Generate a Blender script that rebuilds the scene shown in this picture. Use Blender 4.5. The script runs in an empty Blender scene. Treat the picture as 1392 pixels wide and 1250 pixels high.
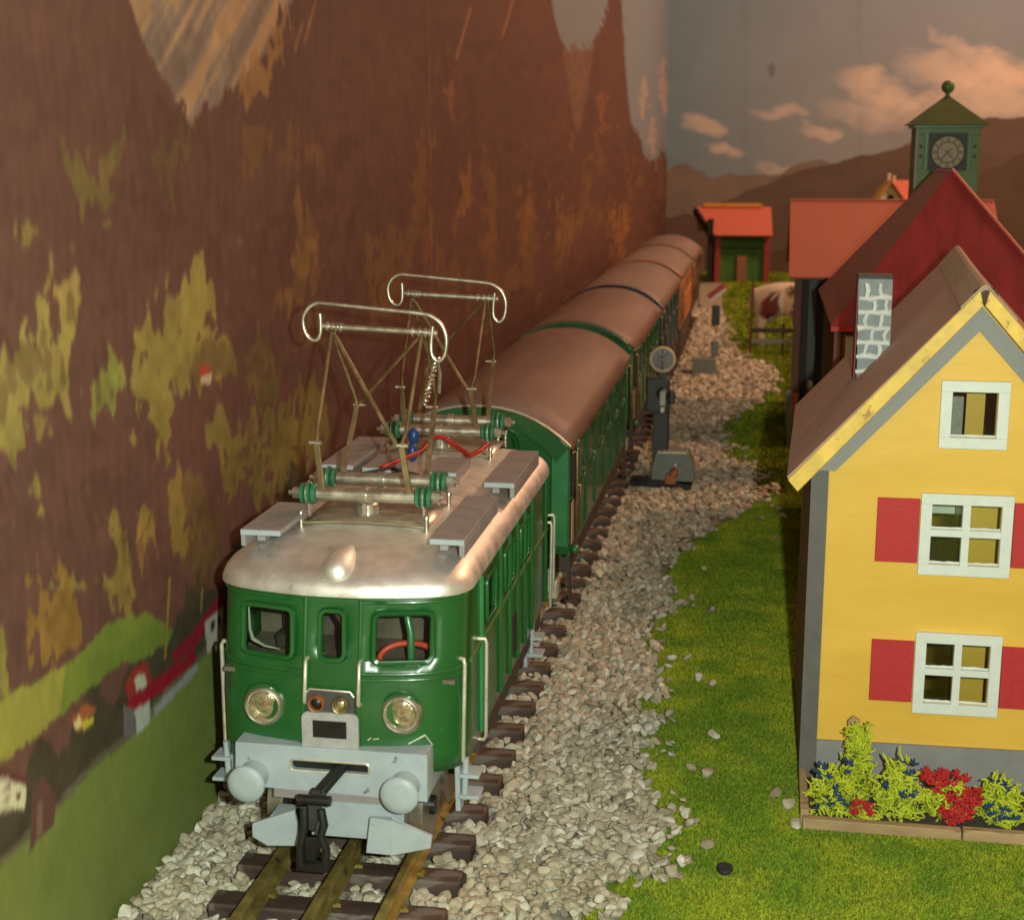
import bpy, bmesh, math, random
import numpy as np
from mathutils import Vector, Matrix

random.seed(7)
rng = np.random.default_rng(7)
K = 0.001                      # everything below is written in millimetres
scene = bpy.context.scene
COL = scene.collection

# ------------------------------------------------------------------ camera
FPX, CXP, CYP = 2000.0, 696.0, 625.0
VPA, VPB = 349.0, 425.0
PITCH = math.atan2(VPB, FPX)
YAW = math.atan2(VPA, math.hypot(FPX, VPB))
CAM = np.array([0.0, 0.0, 177.87])
FW = np.array([-math.sin(YAW) * math.cos(PITCH), math.cos(YAW) * math.cos(PITCH), -math.sin(PITCH)])
RT = np.array([math.cos(YAW), math.sin(YAW), 0.0])
UP = np.cross(RT, FW)
cd = bpy.data.cameras.new('camera')
cam = bpy.data.objects.new('camera', cd)
COL.objects.link(cam)
cam.location = Vector(CAM * K)
cam.rotation_euler = Matrix((RT, UP, -FW)).transposed().to_euler()
cd.sensor_width = 36.0
cd.lens = 36.0 * FPX / 1392.0
cd.clip_start = 0.005
cd.clip_end = 50.0
cd.dof.use_dof = True
cd.dof.focus_distance = 0.42
cd.dof.aperture_fstop = 42.0
scene.camera = cam

# ------------------------------------------------------------------ light
w = bpy.data.worlds.new('World')
scene.world = w
w.use_nodes = True
bg = w.node_tree.nodes['Background']
bg.inputs[0].default_value = (1.0, 0.58, 0.36, 1)
bg.inputs[1].default_value = 0.33


def lamp(name, kind, loc, power, color, size, target=None):
    ld = bpy.data.lights.new(name, kind)
    ld.energy = power
    ld.color = color
    if kind == 'AREA':
        ld.shape = 'DISK'
        ld.size = size * K
    else:
        ld.shadow_soft_size = size * K
    o = bpy.data.objects.new(name, ld)
    COL.objects.link(o)
    o.location = Vector(loc) * K
    if target is not None:
        o.rotation_euler = (Vector(target) - Vector(loc)).to_track_quat('-Z', 'Y').to_euler()
    return o


# the phone's flash, just right of its lens
flash_at = CAM + RT * 19 + UP * 6 - FW * 2
lamp('phone_flash', 'POINT', flash_at, 5.2, (0.90, 1.0, 0.85), 2.2)
# the exhibition room's warm lamp, high up to the right of the layout
lamp('warm_lamp', 'AREA', (480, 900, 690), 2.9, (1.0, 0.47, 0.23), 90, (-60, 820, 0))
lamp('warm_lamp', 'AREA', (560, 1650, 820), 7.5, (1.0, 0.55, 0.33), 120, (40, 1900, 60))  # second lamp, added farther back to brighten the back wall

vs = scene.view_settings
vs.view_transform = 'Standard'
vs.look = 'None'
vs.exposure = 0.0
vs.gamma = 1.0
vs.use_curve_mapping = False
scene.render.engine = 'CYCLES'
scene.cycles.use_denoising = True
scene.cycles.max_bounces = 6
scene.cycles.transparent_max_bounces = 12


# ------------------------------------------------------------------ pixel helpers (for measuring only)
def ray(u, v):
    d = FW * FPX + RT * (u - CXP) + UP * (CYP - v)
    return d / np.linalg.norm(d)


def at(u, v, axis, val):
    d = ray(u, v)
    return CAM + d * ((val - CAM[axis]) / d[axis])


# ------------------------------------------------------------------ materials
MATS = {}


def mat(name, col, rough=0.5, metal=0.0, var=0.12, scale=250.0, bump=0.0, bscale=900.0, coat=0.0,
        stretch=(1, 1, 1), speck=None, attr=None, spec=0.5):
    m = bpy.data.materials.new(name)
    m.use_nodes = True
    nt = m.node_tree
    b = nt.nodes['Principled BSDF']
    b.inputs['Roughness'].default_value = rough
    b.inputs['Metallic'].default_value = metal
    b.inputs['Specular IOR Level'].default_value = spec
    if coat:
        b.inputs['Coat Weight'].default_value = coat
        b.inputs['Coat Roughness'].default_value = 0.12
    tc = nt.nodes.new('ShaderNodeTexCoord')
    mp = nt.nodes.new('ShaderNodeMapping')
    mp.inputs['Scale'].default_value = stretch
    nt.links.new(tc.outputs['Object'], mp.inputs[0])
    nz = nt.nodes.new('ShaderNodeTexNoise')
    nz.inputs['Scale'].default_value = scale
    nz.inputs['Detail'].default_value = 5.0
    nz.inputs['Roughness'].default_value = 0.6
    nt.links.new(mp.outputs[0], nz.inputs['Vector'])
    mr = nt.nodes.new('ShaderNodeMapRange')
    mr.inputs['From Min'].default_value = 0.3
    mr.inputs['From Max'].default_value = 0.7
    mr.inputs['To Min'].default_value = 1.0 - var
    mr.inputs['To Max'].default_value = 1.0 + var
    nt.links.new(nz.outputs['Fac'], mr.inputs['Value'])
    mx = nt.nodes.new('ShaderNodeMix')
    mx.data_type = 'RGBA'
    mx.blend_type = 'MULTIPLY'
    mx.inputs['Factor'].default_value = 1.0
    if attr:
        at_ = nt.nodes.new('ShaderNodeAttribute')
        at_.attribute_name = attr
        nt.links.new(at_.outputs['Color'], mx.inputs['A'])
    else:
        mx.inputs['A'].default_value = (*col, 1)
    nt.links.new(mr.outputs[0], mx.inputs['B'])
    out = mx.outputs['Result']
    if speck:
        scol, sscale, thr = speck
        n2 = nt.nodes.new('ShaderNodeTexNoise')
        n2.inputs['Scale'].default_value = sscale
        n2.inputs['Detail'].default_value = 6.0
        nt.links.new(mp.outputs[0], n2.inputs['Vector'])
        r2 = nt.nodes.new('ShaderNodeMapRange')
        r2.inputs['From Min'].default_value = thr
        r2.inputs['From Max'].default_value = thr + 0.05
        nt.links.new(n2.outputs['Fac'], r2.inputs['Value'])
        m2 = nt.nodes.new('ShaderNodeMix')
        m2.data_type = 'RGBA'
        nt.links.new(r2.outputs[0], m2.inputs['Factor'])
        nt.links.new(out, m2.inputs['A'])
        m2.inputs['B'].default_value = (*scol, 1)
        out = m2.outputs['Result']
    nt.links.new(out, b.inputs['Base Color'])
    # uneven gloss
    rr = nt.nodes.new('ShaderNodeMapRange')
    rr.inputs['From Min'].default_value = 0.3
    rr.inputs['From Max'].default_value = 0.7
    rr.inputs['To Min'].default_value = max(0.02, rough - 0.07)
    rr.inputs['To Max'].default_value = min(1.0, rough + 0.1)
    nt.links.new(nz.outputs['Fac'], rr.inputs['Value'])
    nt.links.new(rr.outputs[0], b.inputs['Roughness'])
    if bump:
        nb = nt.nodes.new('ShaderNodeTexNoise')
        nb.inputs['Scale'].default_value = bscale
        nb.inputs['Detail'].default_value = 4.0
        nt.links.new(mp.outputs[0], nb.inputs['Vector'])
        bp = nt.nodes.new('ShaderNodeBump')
        bp.inputs['Strength'].default_value = bump
        bp.inputs['Distance'].default_value = 0.0004
        nt.links.new(nb.outputs['Fac'], bp.inputs['Height'])
        nt.links.new(bp.outputs[0], b.inputs['Normal'])
    MATS[name] = m
    return m


def glass_mat(name, tint=(0.8, 0.85, 0.8)):
    m = bpy.data.materials.new(name)
    m.use_nodes = True
    nt = m.node_tree
    nt.nodes.remove(nt.nodes['Principled BSDF'])
    out = nt.nodes['Material Output']
    tr = nt.nodes.new('ShaderNodeBsdfTransparent')
    tr.inputs[0].default_value = (*tint, 1)
    gl = nt.nodes.new('ShaderNodeBsdfGlossy')
    gl.inputs['Roughness'].default_value = 0.06
    fr = nt.nodes.new('ShaderNodeFresnel')
    fr.inputs['IOR'].default_value = 1.45
    mx = nt.nodes.new('ShaderNodeMixShader')
    nt.links.new(fr.outputs[0], mx.inputs[0])
    nt.links.new(tr.outputs[0], mx.inputs[1])
    nt.links.new(gl.outputs[0], mx.inputs[2])
    nt.links.new(mx.outputs[0], out.inputs[0])
    MATS[name] = m
    return m


mat('green', (0.014, 0.098, 0.021), 0.28, var=0.10, scale=60, bump=0.06, bscale=500, coat=0.35,
    speck=((0.30, 0.34, 0.25), 420, 0.735))
mat('green_light', (0.03, 0.19, 0.06), 0.35, var=0.1, scale=80, coat=0.2)
mat('green_dull', (0.075, 0.155, 0.032), 0.45, var=0.22, scale=120, speck=((0.02, 0.03, 0.015), 500, 0.66))
mat('silver', (0.88, 0.85, 0.81), 0.47, metal=0.86, var=0.07, scale=160, bump=0.10, bscale=1500,
    speck=((0.42, 0.40, 0.38), 300, 0.70))
mat('nickel', (0.58, 0.55, 0.46), 0.34, metal=0.9, var=0.2, scale=300, bump=0.08)
mat('brasswire', (0.36, 0.28, 0.15), 0.4, metal=0.85, var=0.3, scale=220, bump=0.08)
mat('wirewhite', (0.62, 0.60, 0.48), 0.40, metal=0.5, var=0.15, scale=300)
mat('steelblue', (0.36, 0.42, 0.45), 0.5, var=0.08, scale=200, bump=0.15, bscale=700,
    speck=((0.14, 0.15, 0.15), 330, 0.685))
mat('boardgrey', (0.27, 0.25, 0.25), 0.6, var=0.1, scale=200, bump=0.12)
mat('platelight', (0.36, 0.35, 0.34), 0.7, var=0.15, scale=600, bump=0.1)
mat('platedark', (0.055, 0.055, 0.05), 0.65, var=0.2, scale=500)
mat('black', (0.012, 0.012, 0.012), 0.38, var=0.25, scale=200, bump=0.1)
mat('dark', (0.02, 0.018, 0.016), 0.7, var=0.25, scale=200)
mat('cabdark', (0.10, 0.085, 0.06), 0.8, var=0.7, scale=70)
mat('wheelsteel', (0.30, 0.27, 0.22), 0.35, metal=0.8, var=0.3, scale=250)
mat('rail', (0.40, 0.32, 0.10), 0.42, metal=0.75, var=0.35, scale=180, bump=0.12,
    speck=((0.10, 0.08, 0.045), 150, 0.60))
mat('sleeper', (0.066, 0.040, 0.033), 0.6, var=0.4, scale=160, bump=0.4, bscale=500, stretch=(0.4, 1, 1),
    speck=((0.15, 0.125, 0.105), 180, 0.60))
mat('redwire', (0.40, 0.02, 0.015), 0.35)
mat('orangered', (0.55, 0.07, 0.03), 0.45)
mat('blue', (0.012, 0.05, 0.19), 0.4)
mat('carblue', (0.008, 0.045, 0.075), 0.35, var=0.1, coat=0.2)
mat('insulator', (0.035, 0.16, 0.075), 0.35, var=0.25, scale=300)
mat('yellow', (0.80, 0.50, 0.075), 0.40, var=0.06, scale=60, bump=0.16, bscale=420, stretch=(0.5, 1, 1.5), coat=0.2)
mat('yellowbright', (0.80, 0.55, 0.10), 0.5, var=0.22, scale=160, bump=0.35, bscale=500,
    speck=((0.42, 0.24, 0.04), 300, 0.63))
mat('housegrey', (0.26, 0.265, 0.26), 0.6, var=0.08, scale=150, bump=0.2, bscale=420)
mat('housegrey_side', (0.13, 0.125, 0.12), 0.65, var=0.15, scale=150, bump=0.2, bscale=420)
mat('sidewall', (0.20, 0.13, 0.09), 0.7, var=0.15)  # brown: shade on the house side put into its wall colour
mat('shutter', (0.50, 0.026, 0.030), 0.6, var=0.1, scale=500, bump=0.25, bscale=1300)
mat('white', (0.72, 0.78, 0.74), 0.5, var=0.05, scale=300, bump=0.12)
mat('cardroof', (0.42, 0.285, 0.225), 0.85, var=0.06, scale=120, bump=0.08, bscale=900)
mat('cardroof_cap', (0.42, 0.33, 0.23), 0.85, var=0.08, scale=120, bump=0.08, bscale=900)
mat('chimgrey', (0.24, 0.28, 0.29), 0.7, var=0.15, scale=500, bump=0.3)
mat('mortar', (0.66, 0.70, 0.68), 0.7, var=0.08, scale=500, bump=0.3)
mat('chimred', (0.20, 0.05, 0.04), 0.7)
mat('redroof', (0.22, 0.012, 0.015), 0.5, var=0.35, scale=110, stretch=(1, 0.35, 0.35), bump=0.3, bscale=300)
mat('redroof_warmlit', (0.30, 0.11, 0.085), 0.6, var=0.2, scale=110)  # browner copy of the red roof, warm lamplight put into the colour
mat('orangeroof', (0.40, 0.125, 0.085), 0.75, var=0.06, scale=60, bump=0.15, bscale=200, stretch=(1, 0.3, 0.3))
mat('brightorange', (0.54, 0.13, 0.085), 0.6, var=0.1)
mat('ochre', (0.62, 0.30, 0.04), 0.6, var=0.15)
mat('stationwall_shaded', (0.045, 0.035, 0.028), 0.75, var=0.3, scale=60, stretch=(1, 1, 0.2))  # near-black brown: shade under the eaves put into the colour
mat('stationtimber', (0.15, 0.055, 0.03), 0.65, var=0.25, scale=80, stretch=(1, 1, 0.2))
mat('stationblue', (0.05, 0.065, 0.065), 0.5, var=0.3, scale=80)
mat('paleglass', (0.45, 0.50, 0.40), 0.3, var=0.35, scale=110, stretch=(1, 1, 0.4))
mat('towerroof', (0.045, 0.08, 0.022), 0.5, var=0.25, scale=80)
mat('clockface', (0.33, 0.30, 0.20), 0.6, var=0.1)
mat('clockframe', (0.035, 0.05, 0.045), 0.6, var=0.2)
mat('clockmark', (0.02, 0.02, 0.018), 0.6)
mat('shedgreen', (0.05, 0.15, 0.025), 0.75, var=0.35, scale=50)
mat('shedred', (0.30, 0.04, 0.03), 0.65, var=0.2)
mat('sheddark', (0.018, 0.014, 0.010), 0.8, var=0.3)
mat('sheddoor', (0.30, 0.13, 0.07), 0.7, var=0.15)
mat('cream', (0.62, 0.52, 0.38), 0.7, var=0.12)
mat('carroof', (0.195, 0.128, 0.102), 0.5, var=0.35, scale=34, stretch=(1, .16, 1), bump=0.08, bscale=300, speck=((0.27, 0.215, 0.185), 14, 0.56))
mat('carroof_light', (0.22, 0.158, 0.130), 0.5, var=0.2, scale=30, stretch=(1, .22, 1))
mat('carorange', (0.52, 0.20, 0.07), 0.55, var=0.2, scale=60)
mat('carbrown', (0.13, 0.06, 0.03), 0.6, var=0.25, scale=60)
mat('carwindow', (0.03, 0.035, 0.03), 0.12, var=0.3)
mat('underframe', (0.05, 0.035, 0.028), 0.6, var=0.35, scale=200)
mat('cream_plate', (0.45, 0.27, 0.19), 0.6, var=0.15, scale=200)
mat('siggrey', (0.19, 0.225, 0.205), 0.42, var=0.12, scale=200, bump=0.1)
mat('sigmast', (0.05, 0.06, 0.055), 0.5, var=0.2, scale=150)
mat('sigdisc', (0.24, 0.23, 0.25), 0.4, var=0.35, scale=160)
mat('sigring', (0.65, 0.52, 0.32), 0.55)
mat('copper', (0.35, 0.13, 0.05), 0.5, metal=0.3, var=0.3)
mat('signred', (0.42, 0.08, 0.06), 0.6)
mat('fencewood', (0.06, 0.05, 0.04), 0.8, var=0.3)
mat('postbrown', (0.16, 0.06, 0.035), 0.8, var=0.3)
mat('cowskin', (1, 1, 1), 0.7, attr='col', var=0.06, scale=100)
mat('plankwood', (0.42, 0.29, 0.15), 0.7, var=0.25, scale=160, stretch=(0.25, 1, 1), bump=0.25,
    speck=((0.22, 0.13, 0.06), 180, 0.66))
mat('soil', (0.075, 0.06, 0.045), 0.95, var=0.3, scale=400, bump=0.6, bscale=900)
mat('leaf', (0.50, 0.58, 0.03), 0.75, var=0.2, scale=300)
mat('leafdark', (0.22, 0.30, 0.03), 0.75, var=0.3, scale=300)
mat('flowerblue', (0.02, 0.055, 0.14), 0.7, var=0.25)
mat('flowerred', (0.45, 0.02, 0.02), 0.65, var=0.25, scale=300)
mat('groundgreen', (0.15, 0.23, 0.015), 0.95, var=0.35, scale=420, bump=0.8, bscale=900)
mat('baseboard', (0.30, 0.265, 0.20), 0.95, var=0.3, scale=300, bump=0.6, bscale=500)
mat('fibre', (1, 1, 1), 0.85, attr='col', var=0.05, spec=0.2)
mat('stonec', (1, 1, 1), 0.62, attr='col', var=0.22, scale=420, bump=0.5, bscale=1300, spec=0.35)
mat('stone_a', (0.46, 0.41, 0.29), 0.6, var=0.22, scale=420, bump=0.5, bscale=1300, spec=0.35)
mat('stone_b', (0.36, 0.31, 0.21), 0.6, var=0.25, scale=420, bump=0.5, bscale=1300, spec=0.35)
mat('stone_c', (0.53, 0.50, 0.39), 0.55, var=0.2, scale=420, bump=0.5, bscale=1300, spec=0.35)
mat('slate', (0.03, 0.03, 0.03), 0.7, var=0.3)
mat('print', (1, 1, 1), 0.62, attr='col', var=0.06, scale=420, stretch=(1, 1, 0.6), bump=0.04, spec=0.3)
mat('printsky', (1, 1, 1), 0.75, attr='col', var=0.04, scale=40, bump=0.0, spec=0.25)
mat('lens', (0.55, 0.48, 0.30), 0.12, metal=0.75, var=0.5, scale=700, bump=0.7, bscale=900)
mat('chrome', (0.80, 0.74, 0.56), 0.16, metal=0.95, var=0.08)
glass_mat('glass', (0.93, 0.95, 0.92))
glass_mat('glass_dim', (0.55, 0.58, 0.5))


# ------------------------------------------------------------------ mesh builder
class MB:
    def __init__(self):
        self.v = []
        self.f = []

    def add(self, vs_, fs):
        n = len(self.v)
        self.v += [tuple(map(float, p)) for p in vs_]
        self.f += [tuple(i + n for i in q) for q in fs]
        return self

    def box(self, x0, x1, y0, y1, z0, z1):
        return self.add([(x0, y0, z0), (x1, y0, z0), (x1, y1, z0), (x0, y1, z0),
                         (x0, y0, z1), (x1, y0, z1), (x1, y1, z1), (x0, y1, z1)],
                        [(0, 3, 2, 1), (4, 5, 6, 7), (0, 1, 5, 4), (1, 2, 6, 5), (2, 3, 7, 6), (3, 0, 4, 7)])

    def bar(self, a, b, wd, th, upv=(0, 0, 1)):
        """box from a to b, wd wide across, th along upv"""
        a, b = Vector(a), Vector(b)
        d = (b - a).normalized()
        s = d.cross(Vector(upv)).normalized()
        t = s.cross(d).normalized()
        s *= wd / 2
        t *= th / 2
        return self.add([a - s - t, a + s - t, a + s + t, a - s + t, b - s - t, b + s - t, b + s + t, b - s + t],
                        [(0, 3, 2, 1), (4, 5, 6, 7), (0, 1, 5, 4), (1, 2, 6, 5), (2, 3, 7, 6), (3, 0, 4, 7)])

    def tube(self, pts, r, n=8, closed=False):
        pts = [Vector(p) for p in pts]
        m = len(pts)
        rs = r if isinstance(r, (list, tuple)) else [r] * m
        vs_ = []
        prev = None
        for i, p in enumerate(pts):
            if closed:
                d = pts[(i + 1) % m] - pts[i - 1]
            else:
                d = pts[min(i + 1, m - 1)] - pts[max(i - 1, 0)]
            d = d.normalized()
            if prev is None:
                s = d.orthogonal().normalized()
            else:
                s = (prev - d * prev.dot(d))
                s = s.normalized() if s.length > 1e-6 else d.orthogonal().normalized()
            prev = s
            t = d.cross(s)
            for k in range(n):
                a = 2 * math.pi * k / n
                vs_.append(p + (s * math.cos(a) + t * math.sin(a)) * rs[i])
        fs = []
        for i in range(m if closed else m - 1):
            j = (i + 1) % m
            for k in range(n):
                l = (k + 1) % n
                fs.append((i * n + k, i * n + l, j * n + l, j * n + k))
        if not closed:
            fs.append(tuple(range(n - 1, -1, -1)))
            fs.append(tuple((m - 1) * n + k for k in range(n)))
        return self.add(vs_, fs)

    def lathe(self, prof, c, axis='z', n=20):
        """prof: (radius, height) pairs"""
        c = Vector(c)
        ax = {'x': (Vector((0, 1, 0)), Vector((0, 0, 1)), Vector((1, 0, 0))),
              'y': (Vector((1, 0, 0)), Vector((0, 0, 1)), Vector((0, 1, 0))),
              'z': (Vector((1, 0, 0)), Vector((0, 1, 0)), Vector((0, 0, 1)))}[axis] if isinstance(axis, str) else axis
        vs_, fs = [], []
        for r, h in prof:
            for k in range(n):
                a = 2 * math.pi * k / n
                vs_.append(c + ax[0] * r * math.cos(a) + ax[1] * r * math.sin(a) + ax[2] * h)
        for i in range(len(prof) - 1):
            for k in range(n):
                l = (k + 1) % n
                fs.append((i * n + k, i * n + l, (i + 1) * n + l, (i + 1) * n + k))
        if prof[0][0] > 1e-4:
            fs.append(tuple(range(n - 1, -1, -1)))
        if prof[-1][0] > 1e-4:
            fs.append(tuple((len(prof) - 1) * n + k for k in range(n)))
        return self.add(vs_, fs)

    def prism(self, poly, axis, a, b):
        """poly in the two other axes (x: (y,z), y: (x,z), z: (x,y))"""
        def mk(p, t):
            return {'x': (t, p[0], p[1]), 'y': (p[0], t, p[1]), 'z': (p[0], p[1], t)}[axis]
        n = len(poly)
        vs_ = [mk(p, a) for p in poly] + [mk(p, b) for p in poly]
        fs = [tuple(range(n)), tuple(range(2 * n - 1, n - 1, -1))]
        for i in range(n):
            j = (i + 1) % n
            fs.append((i, j, n + j, n + i))
        return self.add(vs_, fs)

    def slab(self, quad, th):
        """a plate: quad of 3-D points and a thickness along its normal (downwards)"""
        q = [Vector(p) for p in quad]
        nrm = (q[1] - q[0]).cross(q[-1] - q[0]).normalized()
        lo = [p - nrm * th for p in q]
        n = len(q)
        fs = [tuple(range(n)), tuple(range(2 * n - 1, n - 1, -1))]
        for i in range(n):
            j = (i + 1) % n
            fs.append((i, n + i, n + j, j))
        return self.add(q + lo, fs)

    def ell(self, c, r, n=14, m=9):
        prof = [(max(0.0, math.sin(math.pi * i / m)), -math.cos(math.pi * i / m)) for i in range(m + 1)]
        vs_, fs = [], []
        for rr, h in prof:
            for k in range(n):
                a = 2 * math.pi * k / n
                vs_.append((c[0] + r[0] * rr * math.cos(a), c[1] + r[1] * rr * math.sin(a), c[2] + r[2] * h))
        for i in range(m):
            for k in range(n):
                l = (k + 1) % n
                fs.append((i * n + k, i * n + l, (i + 1) * n + l, (i + 1) * n + k))
        return self.add(vs_, fs)


def make_mesh(name, mb, base=(0, 0, 0), smooth=35, clean=True):
    b = Vector(base)
    me = bpy.data.meshes.new(name)
    me.from_pydata([((p[0] - b.x) * K, (p[1] - b.y) * K, (p[2] - b.z) * K) for p in mb.v], [], mb.f)
    if clean:
        bm = bmesh.new()
        bm.from_mesh(me)
        bmesh.ops.remove_doubles(bm, verts=bm.verts, dist=1e-7)
        bmesh.ops.recalc_face_normals(bm, faces=bm.faces)
        bm.to_mesh(me)
        bm.free()
    if smooth:
        me.polygons.foreach_set('use_smooth', [True] * len(me.polygons))
        me.set_sharp_from_angle(angle=math.radians(smooth))
    me.update()
    return me


BASES = {}


def part(name, mb, m, parent=None, smooth=35, bevel=0.0, solid=0.0, label=None, segs=2):
    base = BASES.get(parent.name, (0, 0, 0)) if parent is not None else (0, 0, 0)
    me = make_mesh(name, mb, base, smooth)
    me.materials.append(MATS[m])
    o = bpy.data.objects.new(name, me)
    COL.objects.link(o)
    if parent is not None:
        o.parent = parent
        BASES[o.name] = base
    if solid:
        md = o.modifiers.new('solid', 'SOLIDIFY')
        md.thickness = solid * K
        md.offset = -1
    if bevel:
        md = o.modifiers.new('bevel', 'BEVEL')
        md.width = bevel * K
        md.segments = segs
        md.limit_method = 'ANGLE'
        md.angle_limit = math.radians(40)
    if label:
        o['label'] = label
    return o


def thing(name, label, cat, base, group=None):
    o = bpy.data.objects.new(name, None)
    COL.objects.link(o)
    o.empty_display_size = 0.01
    o.location = Vector(base) * K
    o['label'] = label
    o['category'] = cat
    if group:
        o['group'] = group
    BASES[o.name] = tuple(base)
    return o


def tag(o, label, cat, group=None):
    o['label'] = label
    o['category'] = cat
    if group:
        o['group'] = group
    return o


def struct(name, mb, m, smooth=0):
    o = part(name, mb, m, None, smooth)
    o['kind'] = 'structure'
    return o


def rrect(cx, cz, wd, ht, r, n=4):
    """rounded rectangle outline in (a, z)"""
    pts = []
    for sx, sz, a0 in ((1, 1, 0), (-1, 1, 90), (-1, -1, 180), (1, -1, 270)):
        for k in range(n + 1):
            a = math.radians(a0 + 90 * k / n)
            pts.append((cx + sx * (wd / 2 - r) + r * math.cos(a), cz + sz * (ht / 2 - r) + r * math.sin(a)))
    return pts


def holed_plate(outer, holes, plane_y):
    """triangulated plate in the plane y = plane_y with holes; returns MB"""
    bm = bmesh.new()
    edges = []
    for loop in [outer] + holes:
        vv = [bm.verts.new((p[0], plane_y, p[1])) for p in loop]
        for i in range(len(vv)):
            edges.append(bm.edges.new((vv[i], vv[(i + 1) % len(vv)])))
    bmesh.ops.triangle_fill(bm, edges=edges, use_beauty=True, use_dissolve=False)
    bm.verts.index_update()
    mb = MB()
    mb.add([v.co[:] for v in bm.verts], [[v.index for v in f.verts] for f in bm.faces])
    bm.free()
    return mb


# ------------------------------------------------------------------ numpy value noise
_lat = rng.random((257, 257))


def vnoise(x, y):
    xi = np.floor(x).astype(int)
    yi = np.floor(y).astype(int)
    fx = x - xi
    fy = y - yi
    fx = fx * fx * (3 - 2 * fx)
    fy = fy * fy * (3 - 2 * fy)
    a = _lat[xi % 256, yi % 256]
    b = _lat[(xi + 1) % 256, yi % 256]
    c = _lat[xi % 256, (yi + 1) % 256]
    d = _lat[(xi + 1) % 256, (yi + 1) % 256]
    return (a * (1 - fx) + b * fx) * (1 - fy) + (c * (1 - fx) + d * fx) * fy


def fbm(x, y, o=4):
    s = 0
    a = 0.5
    for i in range(o):
        s = s + a * vnoise(x * 2 ** i + 17.3 * i, y * 2 ** i + 5.7 * i)
        a *= 0.5
    return s / (1 - 0.5 ** o)


def inpoly(px, py, poly):
    r = np.zeros(px.shape, bool)
    n = len(poly)
    for i in range(n):
        x0, y0 = poly[i]
        x1, y1 = poly[(i + 1) % n]
        if y0 == y1:
            continue
        c = ((y0 > py) != (y1 > py)) & (px < (x1 - x0) * (py - y0) / (y1 - y0) + x0)
        r ^= c
    return r


def srgb(r, g, b):
    c = np.array([r, g, b]) / 255.0
    return np.where(c <= 0.04045, c / 12.92, ((c + 0.055) / 1.055) ** 2.4)


def proj_np(X, Y, Z):
    q = [X - CAM[0], Y - CAM[1], Z - CAM[2]]
    dr = q[0] * RT[0] + q[1] * RT[1] + q[2] * RT[2]
    du = q[0] * UP[0] + q[1] * UP[1] + q[2] * UP[2]
    df = q[0] * FW[0] + q[1] * FW[1] + q[2] * FW[2]
    return CXP + FPX * dr / df, CYP - FPX * du / df


def grid_mesh(name, P, colors, m, kind='structure'):
    """P: (r,c,3) mm positions, colors (r,c,3) linear -> colour-attribute mesh (a flat printed sheet)"""
    r, c = P.shape[:2]
    me = bpy.data.meshes.new(name)
    idx = np.arange(r * c).reshape(r, c)
    q = np.stack([idx[:-1, :-1], idx[:-1, 1:], idx[1:, 1:], idx[1:, :-1]], -1).reshape(-1, 4)
    me.vertices.add(r * c)
    me.vertices.foreach_set('co', (P.reshape(-1, 3) * K).astype(np.float32).ravel())
    me.loops.add(q.size)
    me.loops.foreach_set('vertex_index', q.ravel().astype(np.int32))
    me.polygons.add(len(q))
    me.polygons.foreach_set('loop_start', (np.arange(len(q)) * 4).astype(np.int32))
    me.update(calc_edges=True)
    ca = me.color_attributes.new('col', 'FLOAT_COLOR', 'POINT')
    rgba = np.ones((r * c, 4), np.float32)
    rgba[:, :3] = np.clip(colors.reshape(-1, 3), 0.002, 1)
    ca.data.foreach_set('color', rgba.ravel())
    me.materials.append(MATS[m])
    o = bpy.data.objects.new(name, me)
    COL.objects.link(o)
    o['kind'] = kind
    return o


# ================================================================== SETTING
X0 = -95.5            # track centre line
WX = -144.7           # left backdrop wall
WY = 2185.0           # back wall
WTOP = 430.0

struct('ground', MB().box(WX - 3, 520, -150, WY + 3, -12, 0), 'groundgreen')


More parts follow.
